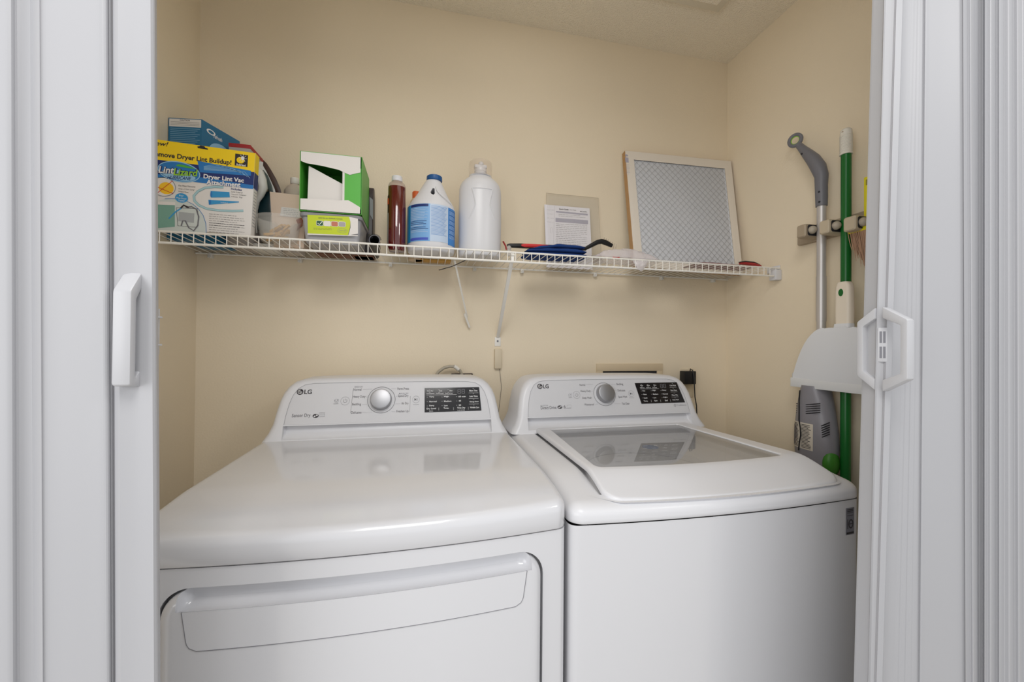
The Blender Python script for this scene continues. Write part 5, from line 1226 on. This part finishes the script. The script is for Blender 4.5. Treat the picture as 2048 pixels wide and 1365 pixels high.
# handheld vacuum
XV = 1.800
hv = root('handheld_vacuum', (XV, at(1632, 850, 'X', XV).y, .80), 'grey handheld vacuum standing nose down below the white dustpan', 'vacuum')
Q = lambda x, y: at(x, y, 'X', XV-.02); HG = mat('vacuum_grey', (138, 136, 142), .35)
L = []
for py, l, r in ((772, 1606, 1648), (785, 1602, 1652), (800, 1598, 1656), (830, 1593, 1662), (860, 1589, 1667), (890, 1588, 1669), (915, 1590, 1667), (960, 1600, 1660)):
    a, c = Q(l, py), Q(r, py); z = Q(1630, py).z; yc = (a.y+c.y)/2; hw = (a.y-c.y)/2
    L.append([V((XV-.008+.040*math.cos(q)*(1 if math.cos(q) < 0 else .9), yc+hw*math.copysign(abs(math.sin(q))**.8, math.sin(q)), z)) for q in [2*math.pi*i/40 for i in range(40)]])
b_ = B(); b_.loft(L, HG); b_.obj('body', hv, angle=60)
def vent(x0, x1, y0, n, dy, sl, xo):
    b_ = B()
    for k in range(n):
        a = at(x0, y0+k*dy, 'X', xo); c = at(x1, y0+k*dy+sl, 'X', xo); b_.tube([a, c], .0016, DARK, 6)
    b_.obj('vent', hv)
vent(1612, 1640, 810, 5, 4.4, -2, XV-.047); vent(1637, 1659, 855, 6, 4.6, -9, XV-.038); vent(1593, 1599, 808, 5, 4.4, 0, XV-.038)
b_ = B(); lpn = Plane(V((XV-.046, Q(1607, 870).y, .93)), V((-.36, -1, 0)) if False else V((0, -1, 0)), (0, 0, 1), b_)
b_ = B(); ypl, ypr = Q(1590, 870).y, Q(1640, 870).y
def onbody(y, z):
    for i in range(len(L)-1):
        if L[i+1][0].z <= z <= L[i][0].z or L[i][0].z <= z <= L[i+1][0].z:
            t = (z-L[i][0].z)/(L[i+1][0].z-L[i][0].z); yc = (L[i][0].y+(L[i+1][0].y-L[i][0].y)*t)
            hw = (max(p.y for p in L[i])-min(p.y for p in L[i]))/2*(1-t)+(max(p.y for p in L[i+1])-min(p.y for p in L[i+1]))/2*t
            s_ = max(-1, min(1, (y-yc)/hw)); sa = math.copysign(abs(s_)**(1/.8), s_); return XV-.008-.040*math.sqrt(max(0, 1-sa*sa))
    return XV-.048
za, zb2 = Q(1605, 842).z, Q(1605, 893).z; CRL = mat('cream_label', (212, 204, 190), .5)
def lab(u0, u1, v0, v1, m, o): b_.grid(lambda u, v: V((onbody(ypl+(ypr-ypl)*(u0+(u1-u0)*u), za+(zb2-za)*(v0+(v1-v0)*v))-o, ypl+(ypr-ypl)*(u0+(u1-u0)*u), za+(zb2-za)*(v0+(v1-v0)*v))), 10, 1, m)
lab(.06, 1, 0, 1, CRL, .0006)
rr = random.Random(3)
for k in range(17):
    v = .06+k*.054; lab(.10, .42+rr.uniform(-.05, .02), v, v+.022, INK2, .0011); lab(.56, .95+rr.uniform(-.12, 0), v, v+.022, INK2, .0011)
b_.obj('warning_label', hv, fix=False)
b_ = B(); b_.tube([V((onbody(Q(x, y).y, Q(x, y).z)-.003, Q(x, y).y, Q(x, y).z)) for x, y in ((1613, 781), (1612.5, 800), (1613, 820), (1613, 840), (1616, 855), (1617, 870), (1614, 885), (1612, 900))], .0018, BLACKP, 8)
b_.obj('cord', hv)
b_ = B(); b_.sphere(Q(1660, 928)+V((.004, 0, 0)), .026, mat('leaf_green_plastic', (62, 130, 42), .4), 20, (1, .75, 1.5))
b_.obj('green_nozzle', hv)
# foot of the vacuum: its charging stand behind the washer
b_ = B(); yv = at(1632, 850, 'X', XV).y; b_.box((XW-.035, yv-.05, .74), (XW-.0003, yv+.05, .80), GREYP, .004).box((XV-.045, yv-.045, .735), (XW-.0003, yv+.045, .748), GREYP, .004)
b_.obj('wall_cradle', hv)
